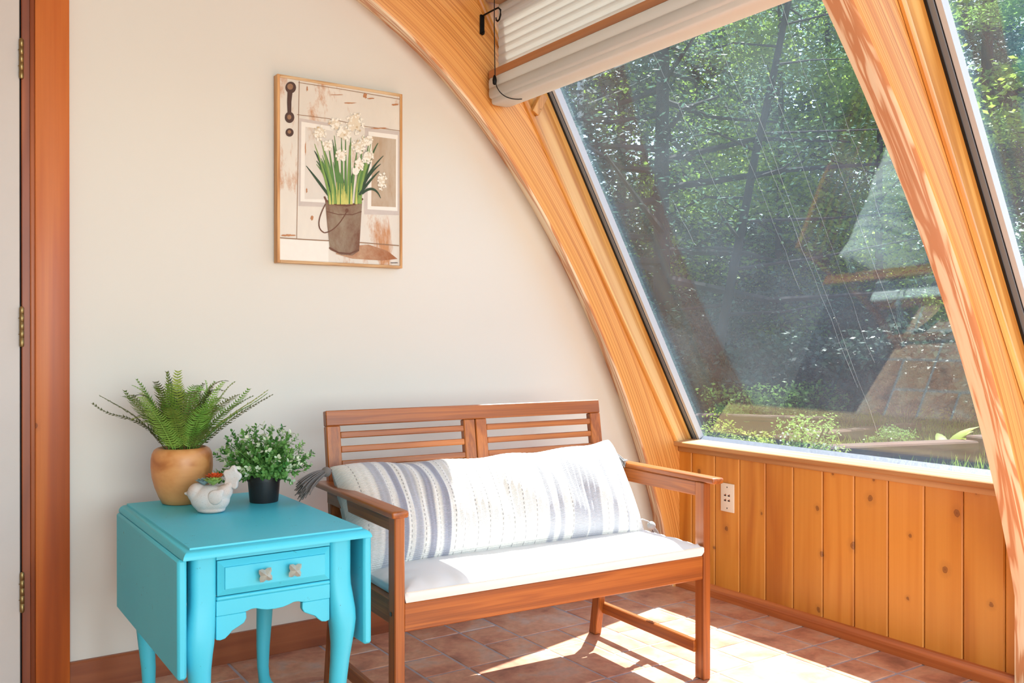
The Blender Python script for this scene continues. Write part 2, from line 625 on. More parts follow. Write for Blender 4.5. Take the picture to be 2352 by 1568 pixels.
# unseen end wall behind the camera, unglazed opening added for the fill light
bm = bmesh.new()
for (x0, x1, z0, z1) in ((-4.1, -1.3, 0, 3.2), (2.3, 2.9, 0, 3.2), (-1.3, 2.3, 0, 0.3), (-1.3, 2.3, 2.4, 3.2)):
    bm_box(bm, x0, x1, -3.4, -3.28, z0, z1)
from_bm("wall_front", bm, WALL, label="cream end wall behind the viewpoint with a wide opening added for the fill light", kind="structure")

# window wall below the glass: backing, planks, skirting, sill
wr = box("wall_right", 2.792, 2.93, -3.4, 2.872, 0.0, 0.60, W_PLANK, label="knotty pine plank wainscot below the slanted window", kind="structure")
PW = 0.1315
yb = 2.797
edges = [2.874, 2.797]
while yb > -0.9:
    yb -= PW
    edges.append(yb)
for a, b in zip(edges[:-1], edges[1:]):
    bm = bmesh.new()
    bm_box(bm, 2.776, 2.7915, b + 0.0012, a - 0.0012, 0.02, 0.597)
    es = [e for e in bm.edges if all(abs(v.co.x - 2.776) < 1e-4 for v in e.verts) and abs(e.verts[0].co.z - e.verts[1].co.z) > 0.1]
    bmesh.ops.bevel(bm, geom=es, offset=0.004, segments=1, affect='EDGES')
    from_bm("plank", bm, W_PLANK, wr)
prof = [(2.792, 0.0), (2.754, 0.0), (2.754, 0.026), (2.757, 0.034), (2.768, 0.044), (2.776, 0.047), (2.792, 0.047)]
extrude_poly("baseboard_right", prof, -3.28, 2.872, W_BASE_R, plane='XZ', label="sloped wooden skirting along the foot of the plank wainscot", kind="structure")
sill = box("trim_3", 2.742, 2.928, -3.28, 2.90, 0.598, 0.617, W_SILL, bev=0.003, label="pale pine window sill on top of the plank wainscot", kind="structure")
box("sill_apron", 2.765, 2.7765, -3.28, 2.868, 0.574, 0.598, W_SILL, sill, bev=0.002)

bb = [(3.004, 0.0), (2.988, 0.0), (2.988, 0.086), (2.992, 0.092), (3.004, 0.092)]
extrude_poly("baseboard_back", bb, 0.424, 2.76, W_BASE, plane='YZ', label="dark stained skirting board along the cream wall", kind="structure")

# ------------------------------------------------------------------ door and casing at the left
DOOR = plain("door_paint", (204, 196, 190), 0.5, var=0.02)
BRASS = plain("aged_brass", (150, 128, 84), 0.38, metal=0.9, var=0.1, nscale=60)
DARKGAP = plain("dark_gap", (24, 20, 18), 0.9)
d1 = box("door_1", -0.53, 0.2945, 2.985, 3.02, 0.012, 2.06, DOOR, bev=0.002, label="grey white painted door at the left edge", kind="structure", cat="door")
for zc in (1.854, 1.086, 0.324):
    h = lathe("hinge", [(0.0045, -0.058), (0.0062, -0.054), (0.0062, -0.034), (0.0056, -0.0335), (0.0056, -0.0325), (0.0062, -0.032), (0.0062, -0.0115), (0.0056, -0.011), (0.0056, -0.010), (0.0062, -0.0095),
                        (0.0062, 0.0105), (0.0056, 0.011), (0.0056, 0.012), (0.0062, 0.0125), (0.0062, 0.033), (0.0056, 0.0335), (0.0056, 0.0345), (0.0062, 0.035), (0.0062, 0.053), (0.003, 0.058)], BRASS, d1, n=14, loc=(0.2985, 2.9775, zc))
    for dz in (-0.022, 0.024):
        lathe("hinge_pin_tip", [(0.001, -0.0015), (0.003, 0.0), (0.001, 0.0015)], BRASS, h, n=8, loc=(0.2925, 2.977, zc + dz))
cs = box("trim_4", 0.333, 0.4235, 2.974, 3.004, 0.0, 2.2, W_CASING, bev=0.003, seg=2, label="orange stained pine door casing beside the cream wall", kind="structure")
box("door_jamb", 0.2990, 0.322, 2.984, 3.004, 0.0, 2.1, W_JAMB, cs, bev=0.002)
box("jamb_bead", 0.320, 0.334, 2.978, 3.004, 0.0, 2.1, W_JAMB, cs, bev=0.004, seg=2)
box("head_casing", -0.62, 0.3325, 2.974, 3.004, 2.1, 2.2, W_CASING, cs, bev=0.003)
box("hinge_gap", 0.2945, 0.2990, 2.995, 3.004, 0.0, 2.1, DARKGAP, cs)

# ------------------------------------------------------------------ slanted windows
def glass_material():
    m = NT("dusty_window_glass")
    tr = m.n("BsdfTransparent", ins={"Color": (0.93, 0.96, 0.95, 1)})
    gl = m.n("BsdfGlossy", ins={"Color": (0.80, 0.97, 0.95, 1), "Roughness": 0.006})
    ge = m.n("NewGeometry")
    dp = m.n("VectorMath", operation='DOT_PRODUCT')
    m.set(dp.inputs[0], ge.outputs['Incoming'])
    m.set(dp.inputs[1], ge.outputs['Normal'])
    om = m.math('SUBTRACT', 1.0, m.math('ABSOLUTE', dp.outputs['Value']), clamp=True)
    fac = m.math('MULTIPLY_ADD', m.math('POWER', om, 5.0), 0.94, 0.058, clamp=True)   # reflection of one pane surface
    ms = m.n("MixShader")
    m.set(ms.inputs[0], fac)
    m.set(ms.inputs[1], tr.outputs[0])
    m.set(ms.inputs[2], gl.outputs[0])
    # film of dust and dried drip marks on the pane
    tcg = m.n("TexCoord")
    v = tcg.outputs['Object']
    sp = m.noise(v, 420.0, 2.0, 0.7)
    sp2 = m.noise(v, 2.2, 3.0, 0.55)
    film = m.math('MULTIPLY', m.ramp(sp2.outputs[0], [(0.34, (.15, .15, .15, 1)), (0.62, (1, 1, 1, 1))]), 0.018)
    speck = m.math('MULTIPLY', m.ramp(sp.outputs[0], [(0.60, (0, 0, 0, 1)), (0.74, (1, 1, 1, 1))]), 0.045)
    dust = m.math('ADD', m.math('ADD', film, speck), 0.004)
    df = m.n("BsdfDiffuse", ins={"Color": (0.70, 0.80, 0.96, 1)})
    tl = m.n("BsdfTranslucent", ins={"Color": (0.70, 0.80, 0.96, 1)})
    mm = m.n("MixShader", ins={0: 0.6})
    m.set(mm.inputs[1], df.outputs[0])
    m.set(mm.inputs[2], tl.outputs[0])
    m2 = m.n("MixShader")
    m.set(m2.inputs[0], dust)
    m.set(m2.inputs[1], ms.outputs[0])
    m.set(m2.inputs[2], mm.outputs[0])
    m.t.links.new(m2.outputs[0], m.out.inputs[0])
    return m.mat
GLASS = glass_material()
GASKET = plain("black_gasket", (16, 15, 15), 0.6)
ALU = plain("grey_aluminium", (128, 138, 150), 0.4, metal=0.1)
WHITE_STRIP = plain("white_strip", (206, 212, 220), 0.45)
SILVER = plain("silver_sealant", (98, 104, 118), 0.5, var=0.15, nscale=40, bump=0.5)

ZG0, ZG1 = 0.594, 2.42
SLOPE = math.atan(GS)
def gpt(y, z, off=0.0):
    """point on the glass plane, off = distance towards the room"""
    return (glass_x(z) - off * math.cos(SLOPE), y, z - off * math.sin(SLOPE))
def slab(name, y0, y1, z0, z1, o0, o1, mat, parent=None, **kw):
    P = [gpt(y, z, o) for o in (o0, o1) for z in (z0, z1) for y in (y0, y1)]
    F = [(0, 1, 3, 2), (4, 6, 7, 5), (0, 2, 6, 4), (1, 5, 7, 3), (0, 4, 5, 1), (2, 3, 7, 6)]
    L = (z1 - z0) / math.cos(SLOPE)
    U = []
    for f in F:
        if f == F[0] or f == F[1]:
            U.append([(0, 0), (0, .1), (L, .1), (L, 0)] if f == F[0] else [(0, 0), (L, 0), (L, .1), (0, .1)])
        elif f in (F[2], F[3]):
            U.append([(0, 0), (L, 0), (L, .1), (0, .1)] if f == F[2] else [(0, 0), (0, .1), (L, .1), (L, 0)])
        else:
            U.append([(0, 0), (0, .05), (.05, .05), (.05, 0)])
    return mk(name, P, F, mat, parent, uvs=U, **kw)

def jamb(parent, y_rib, y_gl, y_back, dx):
    """straight wooden jamb between an arch and the glass, with a rounded stop along its room edge"""
    z0, z1 = 0.617, 2.36
    xin = lambda z: 2.744 + dx - 0.588 * (z - 0.617)
    rows = []
    for zz in (z0, z1):
        xi, xo = xin(zz), glass_x(zz) + 0.045
        rows.append([(xi, y_rib, zz), (xi + 0.003, y_rib - 0.007, zz), (xi + 0.010, y_rib - 0.011, zz), (xi + 0.020, y_rib - 0.010, zz), (xi + 0.027, y_rib - 0.004, zz), (xi + 0.030, y_rib + 0.004, zz),
                     (xi + 0.050, y_rib + 0.008, zz), (glass_x(zz) - 0.012, y_gl, zz), (xo, y_gl, zz), (xo, y_back, zz), (xi + 0.026, y_back, zz), (xi + 0.026, y_rib + 0.001, zz)])
    n = len(rows[0])
    vs = rows[0] + rows[1]
    fs = [(i, (i + 1) % n, n + (i + 1) % n, n + i) for i in range(n)] + [tuple(reversed(range(n))), tuple(range(n, 2 * n))]
    acc = [0]
    for i in range(n):
        acc.append(acc[-1] + math.dist(rows[0][i], rows[0][(i + 1) % n]))
    L = 2.0
    us = [[(0, acc[i]), (0, acc[i + 1]), (L, acc[i + 1]), (L, acc[i])] for i in range(n)] + [[(0, .01 * i) for i in range(n)]] * 2
    return mk("window_jamb", vs, fs, W_WJAMB, parent, smooth=30, uvs=us)

def window(name, y_hi, y_lo, label, y_rib, y_back, jamb_dx):
    w = slab(name, y_lo, y_hi, ZG0, ZG1, -0.036, -0.042, GLASS, label=label, kind="structure", cat="window")
    jamb(w, y_rib, y_hi, y_back, jamb_dx)
    y = y_hi
    slab("gasket", y - 0.007, y, ZG0, ZG1, 0.002, -0.035, GASKET, w)
    slab("frame_strip", y - 0.022, y - 0.007, ZG0, ZG1, -0.002, -0.035, ALU, w)
    slab("frame_strip", y - 0.025, y - 0.022, ZG0, ZG1, -0.005, -0.035, GASKET, w)
    slab("glazing_bead", y - 0.040, y - 0.025, ZG0, ZG1, -0.006, -0.035, WHITE_STRIP, w)
    slab("bottom_strip", y_lo, y - 0.040, ZG0, ZG0 + 0.020, -0.002, -0.035, SILVER, w)
    return w
win1 = window("window_1", 2.902, 1.44, "large slanted window pane behind the bench looking onto trees", 2.868, 2.995, 0.0)
win2 = window("window_2", 1.360, -3.28, "second slanted window pane right of the arch beam", 1.348, 1.44, 0.03)

# dried drip streaks on the outside of the first pane
STREAK = plain("dried_streak", (206, 214, 218), 0.7)
random.seed(21)
for (ya, za, yb_, zb) in ((2.02, 2.02, 1.98, 0.70), (2.06, 1.96, 1.995, 0.86), (1.80, 2.06, 1.77, 1.02), (2.34, 2.0, 2.28, 1.5), (1.92, 1.9, 1.90, 0.95), (2.12, 1.8, 2.09, 1.2), (1.72, 1.86, 1.70, 1.4), (2.52, 1.55, 2.49, 1.38)):
    n = 14
    pts = [gpt(ya + (yb_ - ya) * k / n + random.uniform(-.004, .004), za + (zb - za) * k / n, -0.0432) for k in range(n + 1)]
    vs, fs = tube_data(pts, [0.0003 + 0.0004 * random.random() for _ in pts], 4)
    mk("drip_streak", vs, fs, STREAK, win1)

# small wooden stop block screwed on the jamb
bx, bz = 2.03, 1.94
mt = Matrix.Translation((bx, 2.872, bz)) @ Matrix.Rotation(math.radians(30), 4, 'Y')
blk = box("stop_block", -0.016, 0.016, -0.028, 0.0, -0.042, 0.042, W_BLOCK, None, bev=0.002, mtx=mt, label="small wooden stop block fixed to the window jamb under the blind", cat="block")
lathe("screw_head", [(0.0005, 0.0), (0.003, 0.0005), (0.003, 0.001), (0.0005, 0.0015)], BRASS, blk, n=8, loc=(bx, 2.8435, bz - 0.02))

# ------------------------------------------------------------------ pleated window blind, cord, hook
def fabric(name, c, scale=700, bump=0.25, var=0.06, rough=0.85, trans=0.0):
    m = NT(name)
    v = coords(m, 'Object', (1, 1, 1), False)
    n = m.noise(v, scale, 2.0, 0.6)
    n2 = m.noise(v, 9.0, 3.0, 0.5)
    val = m.math('MULTIPLY_ADD', n2.outputs[0], var * 2, 1 - var)
    hs = m.n("HueSaturation", ins={"Color": lin(c), "Value": val})
    b = m.bsdf(**{"Base Color": hs.outputs[0], "Roughness": rough, "Sheen Weight": 0.15})
    m.set(b.inputs['Normal'], m.bump(n.outputs[0], bump, 0.002))
    if trans > 0:
        t = m.n("BsdfTranslucent", ins={"Color": lin(c)})
        ms = m.n("MixShader", ins={0: trans})
        m.set(ms.inputs[1], b.outputs[0])
        m.set(ms.inputs[2], t.outputs[0])
        m.t.links.new(ms.outputs[0], m.out.inputs[0])
    return m.mat
def blind_material():
    m = NT("stained_blind_fabric")
    v = coords(m, 'Object', (1, 1, 1), False)
    n = m.noise(v, 500, 2.0, 0.6)
    sx = m.n("SeparateXYZ")
    m.set(sx.inputs[0], v)
    edge = m.ramp(m.math('MULTIPLY_ADD', sx.outputs[1], 4.0, -10.44), [(0.0, (0, 0, 0, 1)), (1.0, (1, 1, 1, 1))])   # stains by the cord end
    st = m.noise(v, 22, 4.0, 0.6)
    sf = m.math('MULTIPLY', m.ramp(st.outputs[0], [(0.5, (0, 0, 0, 1)), (0.72, (1, 1, 1, 1))]), edge)
    col = m.mix(m.math('MULTIPLY', sf, 0.5), lin((244, 240, 233)), lin((170, 120, 84)))
    b = m.bsdf(**{"Base Color": col, "Roughness": 0.85})
    m.set(b.inputs['Normal'], m.bump(n.outputs[0], 0.15, 0.002))
    t = m.n("BsdfTranslucent")
    m.set(t.inputs[0], col)
    ms = m.n("MixShader", ins={0: 0.4})
    m.set(ms.inputs[1], b.outputs[0])
    m.set(ms.inputs[2], t.outputs[0])
    m.t.links.new(ms.outputs[0], m.out.inputs[0])
    return m.mat
BLIND = blind_material()
BROWN_BAR = wood("blind_slat_wood", (212, 156, 116), (198, 140, 98), (178, 118, 78), 'Y', ring=2, along=.5, across=20)
HEAD_WOOD = wood("blind_head_wood", (214, 176, 140), (204, 160, 122), (180, 134, 96), 'Y', ring=2, along=.5, across=16)
BLACK_METAL = plain("black_iron", (22, 20, 19), 0.45, metal=0.6)
CORD = plain("black_cord", (26, 24, 24), 0.8)

bl = empty("window_blind", (1.85, 2.15, 1.92), label="raised cream pleated window blind with a brown slat and folded stack", cat="blind")
bo = Vector((1.85, 2.15, 1.92))
Y0b, Y1b = 1.465 - 2.15, 2.856 - 2.15
# pleats of the hanging sheet
zt, pitch = 2.035 - 1.92, 0.031
for k in range(8):
    za, zb = zt + k * pitch, zt + (k + 1) * pitch
    prof = [(0.0, za), (-0.003, za + pitch * 0.25), (-0.004, za + pitch * 0.5), (-0.003, za + pitch * 0.75), (0.0, zb), (0.003, zb), (0.001, za + pitch * .75), (0.0, za + pitch * .5), (0.001, za + pitch * .25), (0.003, za)]
    bm = bmesh.new()
    o = extrude_poly("pleat", prof, Y0b, Y1b, BLIND, bl, plane='XZ')
box("slat", -0.045, 0.012, Y0b, Y1b, 0.083, 0.112, BROWN_BAR, bl, bev=0.003, seg=2)
def fold(z0, z1, x0, x1, ya, yb):
    h, xm = (z1 - z0) / 2, (x0 + x1) / 2
    prof = []
    for k in range(20):
        a = 2 * math.pi * k / 20
        ca, sa = math.cos(a), math.sin(a)
        e = 0.42
        prof.append((xm + (x1 - x0) / 2 * math.copysign(abs(ca) ** e, ca), (z0 + z1) / 2 + h * math.copysign(abs(sa) ** e, sa)))
    bm = bmesh.new()
    rings = []
    for (yy, sc) in ((ya, 0.6), (ya + 0.006, 0.9), (ya + 0.016, 1.0), (yb - 0.016, 1.0), (yb - 0.006, 0.9), (yb, 0.6)):
        rings.append([bm.verts.new((xm + (p[0] - xm) * sc, yy, (z0 + z1) / 2 + (p[1] - (z0 + z1) / 2) * sc)) for p in prof])
    for r0, r1 in zip(rings[:-1], rings[1:]):
        for k in range(20):
            bm.faces.new((r0[k], r0[(k + 1) % 20], r1[(k + 1) % 20], r1[k]))
    bm.faces.new(list(reversed(rings[0])))
    bm.faces.new(rings[-1])
    bmesh.ops.recalc_face_normals(bm, faces=bm.faces)
    return from_bm("fold", bm, BLIND, bl, smooth=50)
fold(0.036, 0.0845, -0.053, 0.036, Y0b, Y1b)
fold(0.006, 0.050, -0.0525, 0.040, Y0b, Y1b)
fold(-0.014, 0.022, -0.040, 0.044, Y0b, Y1b)
box("head_rail", -0.055, 0.03, Y0b, Y1b, zt + 8 * pitch, zt + 8 * pitch + 0.05, HEAD_WOOD, bl, bev=0.003)
yc = 2.79 - 2.15
tube("cord", [(-0.062, yc, 0.42), (-0.063, yc, 0.25), (-0.062, yc - 0.004, 0.075)], 0.0018, CORD, bl, n=6)
tube("cord_loop", bez((-0.062, yc - 0.006, 0.06), (-0.070, yc - 0.02, 0.02), (-0.060, yc - 0.055, -0.026), (0.0, yc - 0.085, -0.0172), 14), 0.0018, CORD, bl, n=6)
lathe("cord_toggle", [(0.003, -0.018), (0.007, -0.014), (0.008, 0.0), (0.0055, 0.012), (0.003, 0.017)], BLACK_METAL, bl, n=12, loc=(-0.064, yc - 0.004, 0.06))

hk = empty("blind_hook", (1.783, 2.87, 2.2), label="black iron hook screwed to the arch beam beside the blind", cat="hook")
box("plate", -0.009, 0.009, -0.008, 0.0, -0.036, 0.036, BLACK_METAL, hk, bev=0.002)
pts = [(0, -0.006, 0.03), (0.004, -0.02, 0.034), (0.008, -0.06, 0.036), (0.010, -0.098, 0.036), (0.010, -0.112, 0.024), (0.010, -0.112, 0.006), (0.010, -0.104, -0.008), (0.010, -0.092, -0.011), (0.010, -0.084, -0.004), (0.010, -0.083, 0.004)]
tube("arm", pts, 0.0032, BLACK_METAL, hk, n=8)
tube("lower_lip", [(0, -0.004, -0.034), (0.0, -0.014, -0.033), (0.0, -0.02, -0.027)], [0.006, 0.005, 0.002], BLACK_METAL, hk, n=6)

# ------------------------------------------------------------------ wall plate with jacks
PLATE = plain("ivory_plastic", (240, 230, 214), 0.35)
JACK = plain("jack_dark", (30, 26, 22), 0.5)
JACK2 = plain("jack_orange", (176, 92, 46), 0.5)
wp = empty("wall_plate", (2.776, 2.593, 0.414), label="ivory wall plate with four small jacks on the plank wainscot", cat="wall plate")
box("plate", -0.006, 0.0, -0.035, 0.035, -0.057, 0.057, PLATE, wp, bev=0.002, seg=2)
for yy in (0.011, -0.009):
    for zz in (0.010, -0.010):
        j = box("jack", -0.0066, -0.0055, yy - 0.006, yy + 0.005, zz - 0.0045, zz + 0.001, JACK, wp)
        box("jack_clip", -0.0068, -0.0064, yy - 0.006, yy - 0.001, zz - 0.0005, zz + 0.0045, JACK2, j)
for zz in (0.042, -0.042):
    box("screw", -0.0072, -0.0058, -0.0025, 0.0025, zz - 0.0025, zz + 0.0025, JACK, wp, bev=0.0008)

# ------------------------------------------------------------------ painting on the wall
FRAME_A = wood("painting_frame_wood", (226, 182, 128), (206, 150, 92), (170, 110, 58), 'Z', ring=3, along=2, across=30, rough=0.6, fine=0.6)
FRAME_B = wood("painting_frame_worn", (232, 208, 170), (212, 172, 124), (176, 124, 76), 'X', ring=3, along=3, across=40, rough=0.6, fine=0.6)
pt = empty("painting", (1.279, 3.003, 1.304), label="framed painting of white flowers in a rusty bucket on the cream wall", cat="painting")
po = Vector((1.279, 3.003, 1.304))
PX0, PX1, PZ0, PZ1 = 1.049 - po.x, 1.511 - po.x, 0.0, 0.6245
FY0, FY1 = -0.034, 0.0
fw = 0.0095
box("frame_rail", PX0, PX0 + fw, FY0, FY1, PZ0, PZ1, FRAME_A, pt, bev=0.0012)
box("frame_rail", PX1 - fw, PX1, FY0, FY1, PZ0, PZ1, FRAME_A, pt, bev=0.0012)
box("frame_rail", PX0 + fw, PX1 - fw, FY0, FY1, PZ1 - fw, PZ1, FRAME_B, pt, bev=0.0012)
box("frame_rail", PX0 + fw, PX1 - fw, FY0, FY1, PZ0, PZ0 + fw, FRAME_B, pt, bev=0.0012)

def peeling(name, paint, under, thr=0.62, soft=0.06, sc=9.0, st=(1, 1, .35)):
    m = NT(name)
    v = coords(m, 'Object', st, False)
    n = m.noise(v, sc, 7.0, 0.68, 0.3)
    n2 = m.noise(v, 6.0, 4.0, 0.6)
    n3 = m.noise(v, 40.0, 4.0, 0.6)
    base = m.mix(n2.outputs[0], lin(paint), lin(tuple(int(c * 0.86) for c in paint)))
    base = m.mix(m.math('MULTIPLY', n3.outputs[0], 0.25), base, lin((196, 184, 176)))
    f = m.ramp(n.outputs[0], [(thr - soft, (0, 0, 0, 1)), (thr + soft, (1, 1, 1, 1))])
    m.bsdf(**{"Base Color": m.mix(f, base, lin(under)), "Roughness": 0.55})
    return m.mat
P_DOOR = peeling("painted_peeling_door", (246, 238, 224), (196, 138, 92), 0.6, 0.05)
P_PANEL = peeling("painted_panel", (240, 232, 220), (190, 150, 110), 0.66)
P_TAN = peeling("painted_tan_panel", (210, 190, 164), (170, 134, 96), 0.55, 0.14)
P_LILAC = plain("painted_lilac_edge", (204, 192, 184), 0.6, var=0.1, nscale=40)
P_PALE = plain("painted_pale_edge", (240, 234, 224), 0.6, var=0.05, nscale=40)
P_LINE = plain("painted_dark_line", (150, 112, 82), 0.6, var=0.3, nscale=90)
P_IRON = plain("painted_iron", (74, 46, 36), 0.55, var=0.35, nscale=60)
P_SHADOW = peeling("painted_brown_wash", (216, 176, 136), (160, 96, 52), 0.5, 0.16, 8, (1, 1, 1))
P_BUCKET = peeling("painted_rusty_bucket", (150, 128, 98), (112, 64, 36), 0.5, 0.14, 14, (1, 1, .6))
P_BUCKET_D = plain("painted_bucket_rim", (104, 62, 38), 0.55, var=0.3, nscale=60)
P_LEAF = [plain("painted_leaf", c, 0.6, var=0.25, nscale=30) for c in ((58, 92, 48), (88, 130, 62), (128, 160, 78), (40, 66, 40))]
P_STEM = plain("painted_stem", (206, 204, 110), 0.6, var=0.2, nscale=60)
P_FLOWER = [plain("painted_petal", c, 0.6) for c in ((246, 240, 226), (228, 214, 190), (206, 182, 146))]
can = box("canvas", PX0 + fw - .001, PX1 - fw + .001, -0.029, -0.004, PZ0 + fw - .001, PZ1 - fw + .001, P_DOOR, pt)
CX0, CX1, CZ0, CZ1 = PX0 + fw, PX1 - fw, PZ0 + fw, PZ1 - fw
def cp(px, py, layer):
    a = (px - 136.0) / 860.0
    t, b_ = 112 + 150 * a, 1420 + 48 * a
    b = (py - t) / (b_ - t)
    a = min(max(a, 0.0), 1.0)
    b = min(max(b, 0.0), 1.0)
    return (CX0 + a * (CX1 - CX0), -0.0292 - 0.00022 * layer, CZ1 - b * (CZ1 - CZ0))
def flat(name, polys, mat, layer):
    vs, fs = [], []
    for i, p in enumerate(polys):
        b = len(vs)
        vs += [cp(x, y, layer + 1.6 * i / max(len(polys), 2)) for x, y in p]
        fs.append(tuple(range(b, b + len(p))))
    bm = bmesh.new()
    V_ = [bm.verts.new(v) for v in vs]
    for f in fs:
        try:
            bm.faces.new([V_[i] for i in f])
        except ValueError:
            pass
    for f in bm.faces:
        f.normal_update()
        if f.normal.y > 0:
            f.normal_flip()
    return from_bm(name, bm, mat, can, kind=("stuff" if len(polys) > 2 else None))
def strip(pts, w0, w1=None, wm=None):
    n = len(pts)
    L, R = [], []
    for i, (x, y) in enumerate(pts):
        a, b = pts[max(i - 1, 0)], pts[min(i + 1, n - 1)]
        dx, dy = b[0] - a[0], b[1] - a[1]
        d = math.hypot(dx, dy) or 1
        t = i / (n - 1)
        w = w0 + ((w1 if w1 is not None else w0) - w0) * t
        if wm is not None:
            w = w + wm * math.sin(math.pi * t)
        L.append((x - dy / d * w, y + dx / d * w))
        R.append((x + dy / d * w, y - dx / d * w))
    return L + R[::-1]
def qb(p0, p1, p2, n=10):
    return [((1 - t) ** 2 * p0[0] + 2 * (1 - t) * t * p1[0] + t * t * p2[0], (1 - t) ** 2 * p0[1] + 2 * (1 - t) * t * p1[1] + t * t * p2[1]) for t in [i / n for i in range(n + 1)]]
def disc(x, y, rx, ry, n=20):
    return [(x + rx * math.cos(2 * math.pi * k / n), y + ry * math.sin(2 * math.pi * k / n)) for k in range(n)]
def blot(x, y, rx, ry):
    random.seed(int(x * 7 + y))
    return [(x + rx * random.uniform(.55, 1.1) * math.cos(2 * math.pi * k / 22), y + ry * random.uniform(.55, 1.1) * math.sin(2 * math.pi * k / 22)) for k in range(22)]
P_RUST = plain("painted_rust", (186, 126, 82), 0.6, var=0.2, nscale=90)
flat("painted_panel_moulding", [[(268, 405), (500, 446), (500, 1045), (262, 1035)]], P_LILAC, 1)
flat("painted_panel_moulding", [[(735, 478), (992, 510), (992, 1108), (728, 1098)]], P_LILAC, 1)
flat("painted_panel_moulding", [[(282, 430), (500, 468), (500, 1015), (276, 1002)]], P_PALE, 2)
flat("painted_panel_moulding", [[(760, 505), (982, 535), (980, 1078), (752, 1062)]], P_PALE, 2)
flat("painted_panel", [[(310, 468), (500, 498), (500, 990), (304, 985)]], P_PANEL, 3)
flat("painted_panel", [[(786, 540), (968, 565), (966, 1050), (780, 1040)]], P_TAN, 3)
flat("painted_board_edge", [strip([(268, 140), (262, 500), (256, 900), (250, 1270)], 2), strip([(252, 380), (470, 410), (740, 470), (996, 505)], 2), strip([(132, 1262), (300, 1275), (470, 1285), (700, 1300), (990, 1325)], 3.5),
     strip([(262, 150), (560, 200), (998, 280)], 2)], P_LINE, 4)
flat("painted_rust", [blot(322, 195, 6, 20), blot(735, 250, 16, 22), blot(960, 318, 30, 8), blot(620, 300, 54, 5), blot(780, 270, 34, 5), blot(355, 1120, 12, 20), blot(190, 1245, 56, 9), blot(310, 620, 4, 54), blot(318, 925, 6, 22), blot(840, 484, 84, 5), blot(530, 240, 60, 3)], P_RUST, 4)
flat("painted_ledge", [[(132, 1270), (470, 1290), (470, 1440), (132, 1420)]], P_PALE, 3)
flat("painted_shadow", [[(560, 1330), (760, 1315), (900, 1360), (980, 1420), (860, 1430), (640, 1415), (520, 1380)]], P_SHADOW, 4)
flat("painted_latch", [disc(210, 186, 36, 42), disc(202, 400, 32, 40), disc(202, 508, 27, 30), strip([(206, 205), (200, 290), (201, 385)], 17, 12)], P_IRON, 5)
flat("painted_latch_light", [disc(206, 180, 20, 22), disc(200, 398, 14, 18), disc(200, 504, 12, 13)], P_LINE, 6)
flat("painted_bucket", [[(445, 985), (520, 1020), (640, 1032), (712, 1005), (700, 1200), (690, 1360), (640, 1392), (560, 1388), (480, 1350), (462, 1180)]], P_BUCKET, 6)
flat("painted_bucket_rim", [strip([(440, 968), (455, 1000), (520, 1025), (600, 1035), (680, 1020), (718, 985)], 7), strip([(455, 1075), (540, 1098), (640, 1100), (708, 1078)], 3), strip([(474, 1335), (540, 1372), (620, 1380), (688, 1352)], 6),
     strip(qb((448, 1022), (360, 1190), (440, 1228)), 4), strip(qb((440, 1228), (520, 1222), (598, 1080)), 4), disc(600, 1070, 12, 15)], P_BUCKET_D, 7)
random.seed(5)
heads = [(405, 515, 48, 55), (520, 450, 52, 42), (460, 605, 34, 40), (580, 520, 52, 55), (560, 672, 40, 46), (660, 445, 64, 84), (690, 610, 55, 50), (745, 575, 45, 44), (758, 690, 38, 45), (690, 740, 34, 48), (662, 785, 20, 26), (860, 865, 34, 64)]
lv = [[], [], [], []]
for i in range(46):
    x0 = random.uniform(475, 700)
    x1 = x0 + (x0 - 590) * random.uniform(.3, 1.2) + random.uniform(-20, 20)
    y1 = random.uniform(520, 800)
    lv[random.choice((0, 1, 1, 2))].append(strip(qb((x0, 1022), (x0 + (x1 - x0) * .2, 850), (x1, y1)), 8, 1.5, 3))
for p in (((470, 960), (400, 860), (314, 748)), ((480, 940), (440, 780), (385, 712)), ((470, 900), (420, 720), (370, 640)), ((700, 960), (740, 800), (870, 682)), ((690, 940), (760, 800), (850, 740)), ((710, 950), (800, 870), (850, 985)), ((720, 900), (760, 700), (830, 590)), ((690, 960), (760, 860), (840, 790))):
    lv[random.choice((0, 3))].append(strip(qb(*p), 9, 2, 3))
for k in range(4):
    flat("painted_leaves", lv[k], P_LEAF[k], 8 + k * 0.5)
st = []
for i in range(30):
    x0 = random.uniform(478, 696)
    st.append(strip([(x0, 1026), (x0 + (x0 - 590) * .05 + random.uniform(-6, 6), random.uniform(860, 960))], 4, 1))
flat("painted_stems", st, P_STEM, 10.0)
fl = [[], [], []]
for (hx, hy, rx, ry) in heads:
    for i in range(44):
        a, r = random.uniform(0, 6.28), math.sqrt(random.random())
        x, y = hx + rx * r * math.cos(a), hy + ry * r * math.sin(a)
        s = random.uniform(7, 14)
        rot = random.uniform(0, 6.28)
        pet = []
        for k in range(10):
            rr = s if k % 2 == 0 else s * .45
            pet.append((x + rr * math.cos(rot + k * .628), y + rr * math.sin(rot + k * .628)))
        fl[0 if random.random() < .72 else (1 if random.random() < .7 else 2)].append(pet)
flat("painted_flower_mass", [blot(hx, hy, rx * .85, ry * .85) for (hx, hy, rx, ry) in heads], P_FLOWER[1], 11.4)
for k, L_ in ((2, 13.2), (1, 14.0), (0, 15.0)):
    flat("painted_flowers", fl[k], P_FLOWER[k], L_)
sg = [strip(qb((926 + 9 * k, 1450), (930 + 9 * k, 1438), (935 + 9 * k, 1452), 5), 1.6) for k in range(6)]
flat("painted_signature", sg, P_IRON, 5)

